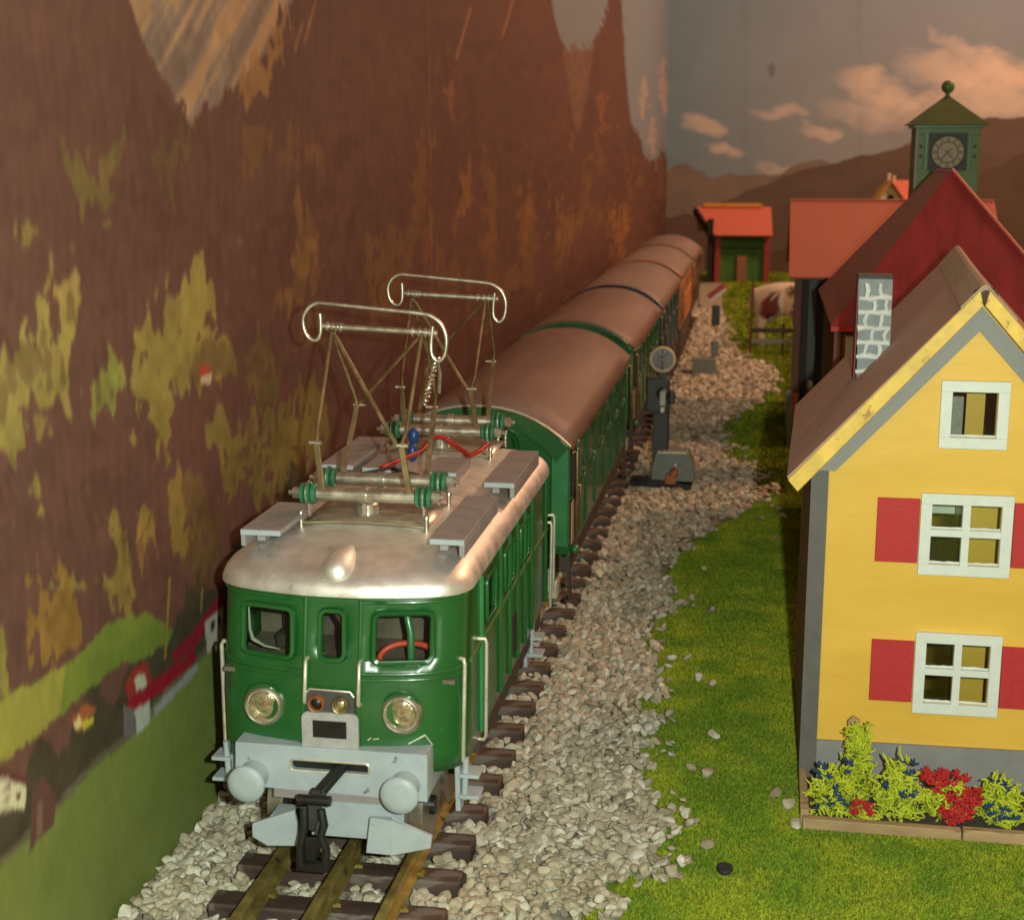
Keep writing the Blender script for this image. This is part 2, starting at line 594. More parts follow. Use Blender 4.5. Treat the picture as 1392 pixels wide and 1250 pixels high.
# --- left backdrop: a printed mountain panorama pasted on the wall
def paint_left(Yv, Zv):
    Yv = np.where(Yv < 240, 480 - Yv, Yv)
    X = np.full_like(Yv, WX)
    u, v = proj_np(X, Yv, Zv)
    T = 260.0 * np.log(Yv)
    n1 = fbm(T / 12, Zv / 14, 4) - 0.5
    n2 = fbm(T / 3.4, Zv / 4.2, 3) - 0.5
    n3 = fbm(T / 45 + 9, Zv / 34, 4) - 0.5
    n5 = fbm(T / 4 + 31, Zv / 20.0, 2) - 0.5
    n6 = fbm(T / 6 + 77, Zv / 4.6, 4) - 0.5
    saw = np.abs((T / 8.5 + 2.5 * n3) % 1.0 - 0.5) * 2          # conifer tips
    saw2 = np.abs((T / 4.6 + 3.5 * n3 + .3) % 1.0 - 0.5) * 2
    uu = u + n3 * 30 + n6 * 26
    vv = v + n1 * 40 + n5 * 34 + n6 * 44 + (saw - .5) * 30 + (saw2 - .5) * 18
    base = np.zeros(u.shape + (3,))
    c_forest = srgb(98, 69, 60)
    c_forest2 = srgb(100, 70, 62)
    t = np.clip((v - 250) / 500 + n3 * 0.8, 0, 1)[..., None]
    base[:] = c_forest * (1 - t) + c_forest2 * t
    base *= (1 + 0.2 * n2 + 0.3 * n3 + 0.35 * n6 + 0.10 * (saw2 - .5))[..., None]
    warm = np.clip((u - 430) / 420, 0, 1)[..., None]  # lamp warmth towards the right, put into the print colour
    base = base * (1 - warm) + base * np.array([1.0, 0.92, 0.85]) * warm

    def put(mask, col, amt=0.22, a=1.0):
        cc = np.array(col) * (1 + amt * 2 * n2 + amt * 1.5 * n1)[..., None]
        base[mask] = base[mask] * (1 - a) + cc[mask] * a

    yel = srgb(146, 128, 66)
    grn = srgb(128, 138, 66)
    olive = srgb(116, 104, 58)
    tan = srgb(150, 122, 92)
    # yellow larches and clearings, upper slopes
    for poly, col in [
        ([(86, 205), (100, 195), (120, 245), (150, 215), (163, 180), (180, 175), (150, 265), (120, 265), (98, 262)], olive),
        ([(205, 205), (235, 195), (262, 165), (268, 190), (240, 215), (232, 250), (218, 240)], olive),
        ([(408, 280), (420, 300), (440, 330), (425, 400), (400, 420), (365, 425), (385, 390), (396, 340)], srgb(132, 100, 58)),
        ([(628, 235), (645, 240), (640, 300), (625, 310)], srgb(136, 96, 56)),
        ([(700, 270), (722, 262), (728, 330), (706, 345)], srgb(128, 92, 54)),
        ([(745, 285), (772, 280), (792, 295), (780, 340), (752, 330)], srgb(132, 98, 56)),
        ([(825, 290), (850, 288), (852, 345), (832, 350)], srgb(146, 100, 54)),
        ([(665, 300), (680, 300), (676, 380), (662, 390)], srgb(120, 84, 52)),
        ([(580, 290), (592, 285), (590, 330), (578, 350)], srgb(120, 84, 52)),
        ([(815, 120), (828, 118), (826, 180), (815, 185)], srgb(140, 92, 60)),
        ([(612, 110), (622, 105), (618, 170), (610, 175)], srgb(128, 88, 58)),
    ]:
        put(inpoly(uu, vv, poly), col, 0.3, 0.75)
    gaps = (n6 + 0.5 * n5 + .2 * n2) > 0.20
    for poly, col in [
        ([(-60, 470), (0, 480), (32, 470), (62, 410), (82, 378), (112, 378), (108, 470), (96, 515), (102, 565), (52, 552), (24, 600), (-60, 640)], srgb(140, 134, 70)),
        ([(112, 560), (128, 520), (152, 482), (178, 520), (170, 545), (140, 562)], grn),
        ([(182, 560), (186, 455), (210, 430), (232, 435), (252, 392), (270, 352), (286, 372), (300, 440), (322, 478), (312, 520), (262, 515), (240, 545), (232, 620), (214, 600), (205, 540)], srgb(138, 132, 66)),
        ([(330, 480), (345, 440), (372, 500), (366, 560), (345, 545), (330, 540)], olive),
        ([(296, 650), (308, 594), (340, 572), (368, 560), (420, 520), (446, 550), (442, 620), (396, 650), (352, 690), (330, 650), (302, 690)], srgb(124, 116, 58)),
        ([(70, 375), (112, 370), (104, 430), (84, 420)], srgb(150, 134, 76)),
        ([(230, 660), (262, 640), (300, 700), (290, 780), (260, 800), (236, 740)], srgb(104, 90, 50)),
        ([(34, 800), (62, 752), (88, 780), (106, 830), (98, 880), (66, 910), (36, 880), (28, 840)], srgb(150, 122, 58)),
        ([(150, 700), (162, 690), (182, 790), (170, 830), (140, 812), (148, 760)], srgb(140, 128, 62)),
        ([(188, 690), (204, 682), (214, 740), (196, 770), (186, 740)], srgb(140, 122, 58)),
        ([(232, 650), (250, 640), (258, 750), (236, 770)], srgb(132, 116, 56)),
        ([(-60, 870), (8, 860), (16, 950), (-60, 960)], srgb(140, 136, 64)),
    ]:
        put(inpoly(uu, vv, poly) & ~gaps, np.array(col) * np.array([.98, .90, .98]) * (1.0 + 0.9 * n3 + 0.5 * n6)[..., None], 0.25, 0.92)
    # scattered larches on the slopes behind the train
    fl = fbm(T / 19 + 5, Zv / 20 + 3, 3) + .45 * n6 + .25 * n5 + .08 * (saw2 - .5)
    put((fl > 0.66) & (u > 330) & (v > 170) & (v < 470), srgb(120, 90, 54), 0.25, 0.6)
    put((fl > 0.70) & (u < 330) & (v > 300) & (v < 800), srgb(138, 128, 68), 0.2, 0.75)
    put((fl < 0.30) & (v > 60), srgb(88, 60, 52), 0.15, 0.5)
    # pale rock gully
    rock = inpoly(u + n3 * 14 + n2 * 5, v + n2 * 50, [(150, -80), (420, -80), (385, 10), (345, 95), (262, 165), (236, 130), (205, 80)])
    put(rock, srgb(136, 120, 108), 0.30)
    streak = fbm((u * 0.88 + v * 0.46) / 9.0 + 40, (v * 0.88 - u * 0.46) / 140.0, 3)
    put(rock & (streak > 0.56), srgb(178, 142, 102), 0.2, 0.75)
    put(rock & (streak < 0.40), srgb(112, 96, 84), 0.2, 0.6)
    put(inpoly(uu, vv, [(330, 95), (385, 15), (395, 20), (352, 120), (325, 150)]), srgb(152, 116, 72), 0.2, 0.8)
    for (ux, vx, ln) in [(430, 0, 60), (412, 30, 40), (640, 10, 70), (700, -10, 60)]:
        put((np.abs(u - ux + (v - vx) * 0.28) < 1.6) & (v > vx) & (v < vx + ln), srgb(166, 122, 84), 0.1, 0.6)
    # sky gaps between the crags
    sky = srgb(126, 136, 148)
    us = u + n2 * 6
    put(inpoly(us, v + n2 * 24, [(742, -120), (840, -120), (826, 10), (806, 68), (796, 72), (776, 74), (762, 52), (752, 20)]), sky, 0.05)
    put(inpoly(us, v + n2 * 30, [(764, 66), (808, 60), (800, 120), (786, 188), (778, 150)]), srgb(122, 92, 76), 0.2, 0.85)
    put(inpoly(us, v + n2 * 40, [(838, -120), (960, -120), (960, 230), (906, 212), (898, 205), (890, 222), (876, 210), (868, 180), (858, 170), (850, 90)]), sky, 0.05)
    for (ux, vx, a, b) in [(874, 135, 6, 26), (886, 185, 5, 22), (902, 120, 6, 30)]:
        put(((u - ux + n6 * 10) / a) ** 2 + ((v - vx) / b) ** 2 < 1 + 3 * n1, srgb(184, 160, 140), 0.1, 0.6)
    put(inpoly(us, v + n2 * 26, [(893, 270), (899, 190), (906, 270)]), srgb(112, 78, 62), 0.1)
    # meadow above the village, dark tree line, village, lower meadow
    mead = inpoly(u + n2 * 6, v + n2 * 16, [(-80, 980), (0, 950), (50, 925), (100, 896), (150, 852), (196, 828), (238, 858), (205, 890), (160, 905), (120, 935), (90, 965), (50, 1000), (0, 1035), (-80, 1080)])
    put(mead, srgb(112, 130, 54), 0.12)
    put(mead & (u + n3 * 40 < 85), srgb(150, 146, 68), 0.12, 0.8)
    line = [(-100, 1275), (0, 1178), (75, 1104), (130, 1042), (182, 1000), (232, 940), (300, 868), (360, 800), (420, 730)]
    lx = np.array([p[0] for p in line], float)
    ly = np.array([p[1] for p in line], float)
    bl = np.interp(u, lx, ly)
    treeband = (v > bl - 95 + n2 * 40 + 22 * np.sin(u / 11.0)) & (v < bl) & ~mead
    put(treeband, srgb(70, 66, 50), 0.25, 0.9)
    put(treeband & (v > bl - 12), srgb(120, 116, 92), 0.25, 0.6)
    low = v >= bl + n2 * 3
    n4 = fbm(T / 40.0, Zv / 14.0, 4) - 0.5
    base[low] = (srgb(118, 132, 66) * (1 + 0.28 * n4 + 0.10 * n2)[..., None])[low]
    # village
    def flat(poly, col):
        base[inpoly(u, v, poly)] = col
    flat([(169, 930), (184, 905), (201, 900), (205, 932), (178, 962)], srgb(150, 52, 44))
    flat([(182, 922), (196, 914), (200, 930), (186, 940)], srgb(186, 190, 170))
    flat([(170, 962), (178, 946), (262, 886), (268, 896), (184, 970)], srgb(146, 28, 44))
    flat([(232, 890), (258, 862), (300, 806), (304, 824), (262, 884), (238, 900)], srgb(140, 34, 48))
    flat([(183, 965), (203, 952), (204, 982), (186, 997)], srgb(176, 184, 178))
    flat([(168, 958), (182, 964), (184, 998), (168, 1000)], srgb(110, 106, 106))
    flat([(208, 962), (268, 900), (270, 910), (212, 972)], srgb(150, 156, 152))
    flat([(278, 846), (303, 826), (303, 868), (282, 888)], srgb(186, 184, 172))
    flat([(286, 846), (292, 841), (292, 856), (286, 860)], srgb(70, 60, 52))
    flat([(296, 838), (300, 834), (300, 850), (296, 852)], srgb(70, 60, 52))
    flat([(97, 978), (116, 956), (132, 962), (124, 970), (108, 992)], srgb(160, 92, 56))
    flat([(100, 985), (108, 972), (112, 984), (104, 992)], srgb(214, 204, 150))
    flat([(110, 984), (126, 972), (128, 982), (114, 994)], srgb(190, 182, 60))
    flat([(-40, 1060), (4, 1056), (36, 1066), (34, 1098), (8, 1100), (-40, 1112)], srgb(206, 204, 172))
    flat([(-40, 1046), (8, 1046), (40, 1058), (36, 1068), (4, 1058), (-40, 1064)], srgb(96, 58, 50))
    for wx_, wz_ in ((8, 1070), (22, 1082), (4, 1086)):
        flat([(wx_, wz_ - 6), (wx_ + 6, wz_ - 5), (wx_ + 6, wz_ + 5), (wx_, wz_ + 4)], srgb(90, 50, 46))
    flat([(44, 1076), (58, 1054), (76, 1078), (74, 1118), (52, 1140), (40, 1160)], srgb(98, 70, 62))
    flat([(50, 1095), (58, 1085), (58, 1130), (50, 1142)], srgb(122, 96, 82))
    flat([(270, 500), (286, 497), (288, 508), (272, 511)], srgb(168, 66, 56))
    flat([(272, 511), (288, 508), (287, 520), (274, 524)], srgb(190, 170, 140))
    for ux, v0, v1 in ((231, 785, 895), (275, 800, 830)):
        base[(np.abs(u - ux + (v - v0) * 0.06) < 1.3) & (v > v0) & (v < v1)] = srgb(150, 128, 60)
    # joint between two printed sheets
    yj = at(584, 200, 0, WX)[1]
    base[(np.abs(Yv - yj) < 1.1)] *= 1.5
    for us_ in (95, 497, 752):
        yq = at(us_, 300, 0, WX)[1]
        base *= (1 - 0.05 * np.exp(-((Yv - yq) / 5.0) ** 2))[..., None]
    sm_ = base.copy()
    sm_[1:-1, 1:-1] = (2 * base[1:-1, 1:-1] + base[:-2, 1:-1] + base[2:, 1:-1] + base[1:-1, :-2] + base[1:-1, 2:]) / 6
    return sm_


ucols = np.concatenate([np.linspace(-260, -20, 40, endpoint=False), np.linspace(-20, 912, 720)])
ycols = np.array([at(uq, 625, 0, WX)[1] for uq in ucols])
ycols[-1] = WY
ycols = np.concatenate([np.linspace(-150, ycols[0], 90, endpoint=False), ycols])
zrows = np.concatenate([np.linspace(0, 120, 170, endpoint=False), np.linspace(120, WTOP, 310)])
Yg, Zg = np.meshgrid(ycols, zrows)
Pg = np.stack([np.full_like(Yg, WX), Yg, Zg], -1)
wl = grid_mesh('wall_left', Pg, paint_left(Yg, Zg), 'print')
wl['label'] = 'wall with printed mountain forest panorama beside the train'


# --- back wall: printed evening sky and hills
def paint_back(Xv, Zv):
    u, v = proj_np(Xv, np.full_like(Xv, WY), Zv)
    n = fbm(Xv / 90, Zv / 60, 5) - 0.5
    nf = fbm(Xv / 25, Zv / 18, 4) - 0.5
    nc = fbm(Xv / 34 + 50, Zv / 20 + 9, 4) - 0.5
    t = np.clip(v / 260, 0, 1)[..., None]
    lf = np.clip((1120 - u) / 220, 0, 1)[..., None]
    base = (srgb(136, 148, 164) * (1 - t) + srgb(146, 152, 160) * t) * (1 - lf) + srgb(118, 144, 160) * lf
    base = base * (1 + 0.10 * n)[..., None]
    cl = srgb(236, 214, 196)

    def cloud(cx, cy, a, b, amt, rot=0.0):
        du, dv = u - cx + nf * 46 + n * 30, v - cy + nc * 26
        p = (du * math.cos(rot) + dv * math.sin(rot)) / a
        q = (-du * math.sin(rot) + dv * math.cos(rot)) / b
        d = p * p + q * q + 1.5 * n + 1.3 * nf
        k = (np.clip(1.6 - d, 0, 1.6) * 0.42 * amt)[..., None]
        base[:] = base * (1 - k) + cl * k
    for c in [(955, 170, 32, 9, .8, .25), (978, 203, 20, 8, .8, .2), (1065, 152, 42, 9, .7, 0), (1112, 182, 22, 9, .7, .5),
              (1190, 118, 48, 22, .9, .3), (1320, 98, 90, 28, 1.0, .15), (1370, 130, 80, 34, .9, .1), (1250, 150, 90, 24, .65, .1),
              (1045, 228, 20, 6, .5, .2), (1300, 60, 40, 10, .6, .5), (1180, 160, 60, 16, .5, 0.2)]:
        cloud(*c)
    far = np.interp(u, [880, 912, 930, 948, 966, 990, 1012, 1040, 1062, 1085, 1110, 1132, 1160], [236, 228, 224, 232, 240, 236, 242, 236, 240, 224, 216, 222, 300]) + nf * 14
    base[v > far] = (srgb(128, 118, 110) * (1 + .2 * nf)[..., None])[v > far]
    mid = np.interp(u, [880, 960, 985, 1010, 1050, 1090, 1135, 1165, 1200, 1240, 1290, 1330, 1392, 1500], [300, 290, 272, 262, 248, 232, 222, 214, 206, 192, 180, 164, 158, 165]) + nf * 12
    base[v > mid] = (srgb(104, 88, 80) * (1 + .25 * nf + .2 * n)[..., None])[v > mid]
    near = np.interp(u, [880, 1300, 1330, 1360, 1392, 1500], [400, 262, 240, 222, 205, 190]) + nf * 12
    base[v > near] = (srgb(96, 78, 66) * (1 + .3 * nf)[..., None])[v > near]
    for uj in (1012, 1168):
        base *= (1 - 0.06 * np.exp(-((u - uj) / 4.0) ** 2))[..., None]
    base[((u - 1049) / 4) ** 2 + ((v - 96) / 9) ** 2 < 1 + nf * 2] *= 0.7
    return base


Xg, Zg2 = np.meshgrid(np.linspace(WX, 520, 380), np.linspace(0, WTOP, 260))
Pb = np.stack([Xg, np.full_like(Xg, WY), Zg2], -1)
wb = grid_mesh('wall_back', Pb, paint_back(Xg, Zg2), 'printsky')
wb['label'] = 'end wall with printed cloudy sky and brown hills'

# --- gravel edge
EDGE = [(-150, -18), (290, -40), (315, -34), (344, -24), (372, -23), (395, -26), (418, -31), (440, -34), (470, -33), (505, -37), (522, -40), (540, -34), (556, -32),
        (600, -34), (650, -29), (680, -20), (706, -8), (735, 2), (760, 8), (785, 4), (812, -1), (850, -13), (900, -20), (945, -22),
        (1000, -10), (1070, 4), (1130, 14), (1200, 12), (1260, -6), (1320, -20), (1400, -30), (1600, -40), (2000, -50)]
EY = np.array([p[0] for p in EDGE], float)
EX = np.array([p[1] for p in EDGE], float)
_b = MB()
ys = list(range(-150, 2001, 25))
for a, b in zip(ys[:-1], ys[1:]):
    ea, eb = np.interp(a, EY, EX) - 4, np.interp(b, EY, EX) - 4
    _b.add([(WX + .05, a, 0.35), (ea, a, 0.35), (eb, b, 0.35), (WX + .05, b, 0.35)], [(0, 1, 2, 3)])
gravel_bed = struct('gravel_bed', _b, 'baseboard')

TIES = [238.0, 258.6, 283.0]
yy_ = 302.5
while yy_ < 1560:
    TIES.append(yy_)
    yy_ += 18.9 if yy_ < 480 else 20.6
TIES = np.array(TIES)

ICO = {}


def ico(sub):
    if sub not in ICO:
        bm = bmesh.new()
        bmesh.ops.create_icosphere(bm, subdivisions=sub, radius=1.0)
        bm.verts.index_update()
        ICO[sub] = (np.array([v.co[:] for v in bm.verts]), np.array([[v.index for v in f.verts] for f in bm.faces]))
        bm.free()
    return ICO[sub]


def stone_shapes(sub, n):
    V, F = ico(sub)
    out = []
    for i in range(n):
        P = V.copy()
        for _ in range(10):      # knock facets off
            d = rng.normal(size=3)
            d /= np.linalg.norm(d)
            h = rng.uniform(0.5, 0.85)
            over = P @ d - h
            P = P - np.outer(np.maximum(over, 0), d) * 0.95
        P = P * (1 + (0.3 if sub == 1 else 0.06) * (rng.random((len(P), 1)) - 0.5))
        P /= np.abs(P).max() * .92
        out.append(P)
    return out, F


def scatter(y0, y1, step):
    ys_ = np.arange(y0, y1, step)
    pts = []
    for y in ys_:
        e = np.interp(y, EY, EX) + 8
        xs = np.arange(WX + 1.2, e, step)
        p = np.stack([xs, np.full_like(xs, y)], -1) + rng.uniform(-.48, .48, (len(xs), 2)) * step
        pts.append(p)
    p = np.concatenate(pts)
    e = np.interp(p[:, 1], EY, EX) + (fbm(p[:, 0] / 11, p[:, 1] / 11, 3) - .5) * 30 - 1.5 + rng.uniform(-3, 3, len(p)) + np.where(rng.random(len(p)) < .035, rng.uniform(2, 12, len(p)), 0)
    p = p[(p[:, 0] < e) & (p[:, 0] > WX + 1.6)]
    d = np.abs(p[:, 1][:, None] - TIES[None, :]).min(1)
    dx = np.abs(p[:, 0] - X0)
    on_tie = (d < 4.8) & (dx < 29.2)
    rail = np.minimum(np.minimum(np.abs(dx - 16), dx), 99) < 2.4
    return p[~on_tie & ~(rail & (d < 99))]


def stone_color(n):
    c1 = np.array([0.45, 0.41, 0.31])
    c2 = np.array([0.35, 0.31, 0.23])
    c3 = np.array([0.56, 0.54, 0.45])
    t = rng.random((n, 1))
    k = rng.random((n, 1))
    c = c1 * (1 - t) + c2 * t
    c = np.where(k > 0.72, c3, c)
    c = np.where(k < 0.04, c * 0.5, c)
    return c * rng.uniform(0.92, 1.16, (n, 1))


def mass_mesh(name, Vs, Fs, cols, m, parent=None):
    me = bpy.data.meshes.new(name)
    V = np.concatenate(Vs)
    Fq = np.concatenate(Fs)
    me.vertices.add(len(V))
    me.vertices.foreach_set('co', (V * K).astype(np.float32).ravel())
    k = Fq.shape[1]
    me.loops.add(Fq.size)
    me.loops.foreach_set('vertex_index', Fq.ravel().astype(np.int32))
    me.polygons.add(len(Fq))
    me.polygons.foreach_set('loop_start', (np.arange(len(Fq)) * k).astype(np.int32))
    me.polygons.foreach_set('use_smooth', np.ones(len(Fq), bool))
    me.update(calc_edges=True)
    if name == 'gravel':
        me.set_sharp_from_angle(angle=math.radians(38))
    ca = me.color_attributes.new('col', 'FLOAT_COLOR', 'POINT')
    rgba = np.ones((len(V), 4), np.float32)
    rgba[:, :3] = np.concatenate(cols)
    ca.data.foreach_set('color', rgba.ravel())
    me.materials.append(MATS[m])
    o = bpy.data.objects.new(name, me)
    COL.objects.link(o)
    if parent:
        o.parent = parent
    return o


def place_stones(pts, sub, r0, r1, zlo, zhi, singles=None):
    shapes, F = stone_shapes(sub, 12)
    n = len(pts)
    r = rng.uniform(r0, r1, n) * rng.choice([1, 1, 1, 1.25], n)
    ab = np.stack([rng.uniform(.85, 1.2, n), rng.uniform(.75, 1.05, n), rng.uniform(.5, .8, n)], -1) * r[:, None]
    ang = rng.uniform(0, 2 * np.pi, n)
    tilt = rng.uniform(-.5, .5, (n, 2))
    z = rng.uniform(zlo, zhi, n)
    cols = stone_color(n)
    Vs, Fs, Cs = [], [], []
    nv = len(shapes[0])
    for i in range(n):
        P = shapes[i % 12] * ab[i]
        ca, sa = math.cos(ang[i]), math.sin(ang[i])
        x = P[:, 0] * ca - P[:, 1] * sa
        y = P[:, 0] * sa + P[:, 1] * ca
        zz = P[:, 2] + x * tilt[i, 0] + y * tilt[i, 1]
        Vs.append(np.stack([x + pts[i, 0], y + pts[i, 1], zz + z[i]], -1))
        Fs.append(F + i * nv)
        Cs.append(np.repeat(cols[i][None], nv, 0))
    return Vs, Fs, Cs


def join(chunks):
    Vs, Fs, Cs, off = [], [], [], 0
    for (v_, f_, c_) in chunks:
        tot = sum(len(q) for q in v_)
        Vs += v_
        Fs += [q + off for q in f_]
        Cs += c_
        off += tot
    return Vs, Fs, Cs


near_pts = scatter(225, 580, 2.2)
# the 300 stones that show largest become single parts: clear ballast at the front
dcam = np.hypot(near_pts[:, 0], near_pts[:, 1])
uq, vq = proj_np(near_pts[:, 0], near_pts[:, 1], np.full(len(near_pts), 2.0))
hidden = (np.abs(near_pts[:, 0] - X0) < 24) & (near_pts[:, 1] > 300)
score = dcam + 999 * ((vq > 1245) | (uq < 5) | hidden)
order = np.argsort(score)
single_idx = order[:300]
rest = np.delete(near_pts, single_idx, 0)
sy = rng.uniform(300, 580, 55)
rest = np.concatenate([rest, np.stack([np.interp(sy, EY, EX) + np.abs(rng.normal(0, 6, 55)) + 1, sy], -1)])
low1 = scatter(225, 580, 2.9)
mid_pts = scatter(580, 1000, 2.8)
far_pts = scatter(1000, 1650, 4.2)
ch = [place_stones(rest, 2, 1.05, 1.95, 1.5, 3.0), place_stones(low1, 1, 1.2, 1.9, 0.5, 1.5),
      place_stones(mid_pts, 1, 1.3, 2.1, 0.8, 2.6), place_stones(far_pts, 1, 1.9, 2.8, 0.8, 2.2)]
gv = mass_mesh('gravel', *join(ch), 'stonec', gravel_bed)
gv['kind'] = 'stuff'
gv['label'] = 'pale beige ballast pebbles around the sleepers'
# singles share a handful of meshes
sh2, F2 = stone_shapes(3, 10)
stone_meshes = []
for i, P in enumerate(sh2):
    P = P * np.array([rng.uniform(.9, 1.2), rng.uniform(.75, 1.0), rng.uniform(.55, .8)])
    me = bpy.data.meshes.new('stone')
    me.from_pydata((P * K).tolist(), [], F2.tolist())
    me.polygons.foreach_set('use_smooth', [True] * len(me.polygons))
    me.set_sharp_from_angle(angle=math.radians(30))
    me.materials.append(MATS[['stone_a', 'stone_b', 'stone_c'][i % 3]])
    stone_meshes.append(me)


def put_stone(name, x, y, z, r, parent=None):
    o = bpy.data.objects.new(name, random.choice(stone_meshes))
    COL.objects.link(o)
    o.location = Vector((x, y, z)) * K
    o.scale = (r, r * random.uniform(.85, 1.1), r)
    o.rotation_euler = (random.uniform(-.5, .5), random.uniform(-.5, .5), random.uniform(0, 6.28))
    if parent:
        o.parent = parent
    return o


for i in single_idx:
    put_stone('stone', near_pts[i, 0], near_pts[i, 1], random.uniform(1.6, 3.0), random.uniform(1.15, 2.05), gravel_bed)

# --- grass mat: short flock fibres
def fibres(n, x0, x1, y0, y1, ln, wd):
    x = rng.uniform(x0, x1, n)
    y = rng.uniform(y0, y1, n)
    e = np.interp(y, EY, EX) - 2
    keep = x > e
    keep &= ~((x > 16) & (x < 100) & (y > 373) & (y < 488))
    x, y = x[keep], y[keep]
    n = len(x)
    a = rng.uniform(0, 2 * np.pi, n)
    l = rng.uniform(.6, 1.25, n) * ln
    lean = rng.uniform(-1.1, 1.1, (n, 2)) * ln
    wv = np.stack([np.cos(a), np.sin(a)], -1) * wd / 2
    V = np.zeros((n, 3, 3))
    V[:, 0, 0] = x - wv[:, 0]
    V[:, 0, 1] = y - wv[:, 1]
    V[:, 1, 0] = x + wv[:, 0]
    V[:, 1, 1] = y + wv[:, 1]
    V[:, 2, 0] = x + lean[:, 0]
    V[:, 2, 1] = y + lean[:, 1]
    V[:, 2, 2] = l
    t = fbm(x / 12, y / 12, 3)[:, None] - .5
    k = rng.random((n, 1))
    c = (np.array([0.225, 0.345, 0.022]) + np.array([0.28, 0.10, 0.0]) * np.clip(t * 1.6, -.12, .3)) * (1 + 0.6 * t) * rng.uniform(.6, 1.35, (n, 1))
    c = np.where(k > .84, np.array([0.36, 0.36, 0.04]), c)
    c = np.where(k < .10, np.array([0.08, 0.14, 0.015]), c)
    c = np.where((k > .97), np.array([0.20, 0.12, 0.05]), c)
    C = np.repeat(c[:, None, :], 3, 1)
    return V.reshape(-1, 3), C.reshape(-1, 3)


gv_, gc_ = [], []
for args in [(420000, -45, 95, 285, 480, 0.85, 0.42), (200000, -45, 40, 480, 760, 0.95, 0.6), (80000, -40, 70, 760, 1400, 2.0, 1.3), (60000, -60, 300, 1300, 2150, 3.0, 3.0), (60000, 95, 330, 285, 760, 1.4, 1.2), (50000, 60, 330, 760, 1400, 2.0, 1.8)]:
    a, b = fibres(*args)
    gv_.append(a)
    gc_.append(b)
Vg = np.concatenate(gv_)
gr = mass_mesh('grass', [Vg], [np.arange(len(Vg)).reshape(-1, 3)], [np.concatenate(gc_)], 'fibre')
gr['kind'] = 'stuff'
gr['label'] = 'short green flocked grass mat beside the ballast'

# loose pebbles and crumbs on the grass
PEB = [(957, 772, 1.8, 'farthest pale pebble on the grass, level with the locomotive roof boards'), (907, 826, 1.7, 'small pebble just off the ballast edge beside the rear locomotive step'),
       (971, 997, 1.9, 'flat pale pebble alone on the grass halfway to the house'), (940, 1040, 1.8, 'smaller one of two pebbles touching at the ballast edge'),
       (960, 1049, 2.2, 'larger one of two pebbles touching at the ballast edge'), (962, 1146, 2.1, 'pale pebble on the grass behind the flat black crumb'),
       (1054, 1077, 2.3, 'round pale pebble beside the corner of the flower bed'), (1070, 1091, 2.2, 'second pebble right next to the flower bed corner'),
       (903, 1105, 2.4, 'pale pebble resting against the ballast edge across from the black crumb'), (917, 1188, 2.3, 'pebble on the grass left of the flat black crumb'),
       (1035, 703, 1.9, 'pale pebble on the far grass below the signal base'), (1066, 700, 2.0, 'pebble on the far grass nearest the house eave'),
       (1052, 730, 1.5, 'tiny pebble on the shaded grass left of the house wall'), (1060, 690, 1.8, 'pebble at the tip of the ballast tongue near the house eave'),
       (1083, 1118, 2.0, 'pebble half hidden at the foot of the flower bed boards')]
for (u_, v_, r_, lab) in PEB:
    p = at(u_, v_, 2, 1.5)
    o = put_stone('pebble', p[0], p[1], 1.4, r_)
    o.scale.z *= 0.8
    tag(o, lab, 'pebble', 'loose pebbles on the grass')
for (u_, v_, w_, lab) in [(985, 1181, 2.0, 'flat black crumb on the grass in front of the flower bed'), (620, 1200, 2.6, 'dark flat chip lying on the ballast beside the front sleeper'),
                          (911, 731, 1.6, 'small dark brown crumb on the ballast by the grass edge')]:
    p = at(u_, v_, 2, 3 if u_ < 800 else 1.2)
    zc = 4.1 if u_ < 800 else 1.5
    o = part('crumb', MB().prism([(p[0] + w_ * math.cos(a) * (1 + .25 * math.sin(3 * a)), p[1] + 1.4 * w_ * math.sin(a)) for a in np.linspace(0, 6.28, 9)[:-1]], 'z', zc - .8, zc + .5), 'slate', bevel=.3)
    tag(o, lab, 'crumb')

# ================================================================== TRACK
track = thing('railway_track', 'three-rail model railway track with brown wooden sleepers under the train', 'railway track', (X0, 240, 0))
slm = make_mesh('sleeper', MB().box(-28, 28, -3.7, 3.7, -2.6, 2.4), (0, 0, 0), 0)
slm.materials.append(MATS['sleeper'])
for i, y in enumerate(TIES):
    o = bpy.data.objects.new('sleeper', slm)
    COL.objects.link(o)
    o.parent = track
    o.location = Vector((random.uniform(-.6, .6), y - 240 + random.uniform(-.6, .6), 2.6)) * K
    o.rotation_euler.z = random.uniform(-.02, .02)
    md = o.modifiers.new('bevel', 'BEVEL')
    md.width = .5 * K
    md.segments = 1
railprof = [(-2.0, 5.2), (2.0, 5.2), (2.0, 5.6), (.55, 6.0), (.5, 8.1), (1.15, 8.6), (1.2, 9.7), (.8, 10.2), (-.8, 10.2), (-1.2, 9.7), (-1.15, 8.6), (-.5, 8.1), (-.55, 6.0), (-2.0, 5.6)]
clip = make_mesh('rail_clip', MB().box(-.9, .9, -.8, .8, 0, .8).box(-.35, .35, -1.2, 1.2, .5, 1.2), (0, 0, 0), 0)
clip.materials.append(MATS['rail'])
for dx in (-16, 0, 16):
    r = part('rail', MB().prism([(X0 + dx + p[0], p[1]) for p in railprof], 'y', 100, 1600), 'rail', track, smooth=40)
    for y in TIES[:5]:
        for s in (-1, 1):
            c = bpy.data.objects.new('rail_clip', clip)
            COL.objects.link(c)
            c.parent = r
            c.location = Vector((dx + s * 2.6, y - 240 + random.uniform(-1.5, 1.5), 5.2)) * K
            c.rotation_euler.z = random.uniform(-.5, .5)

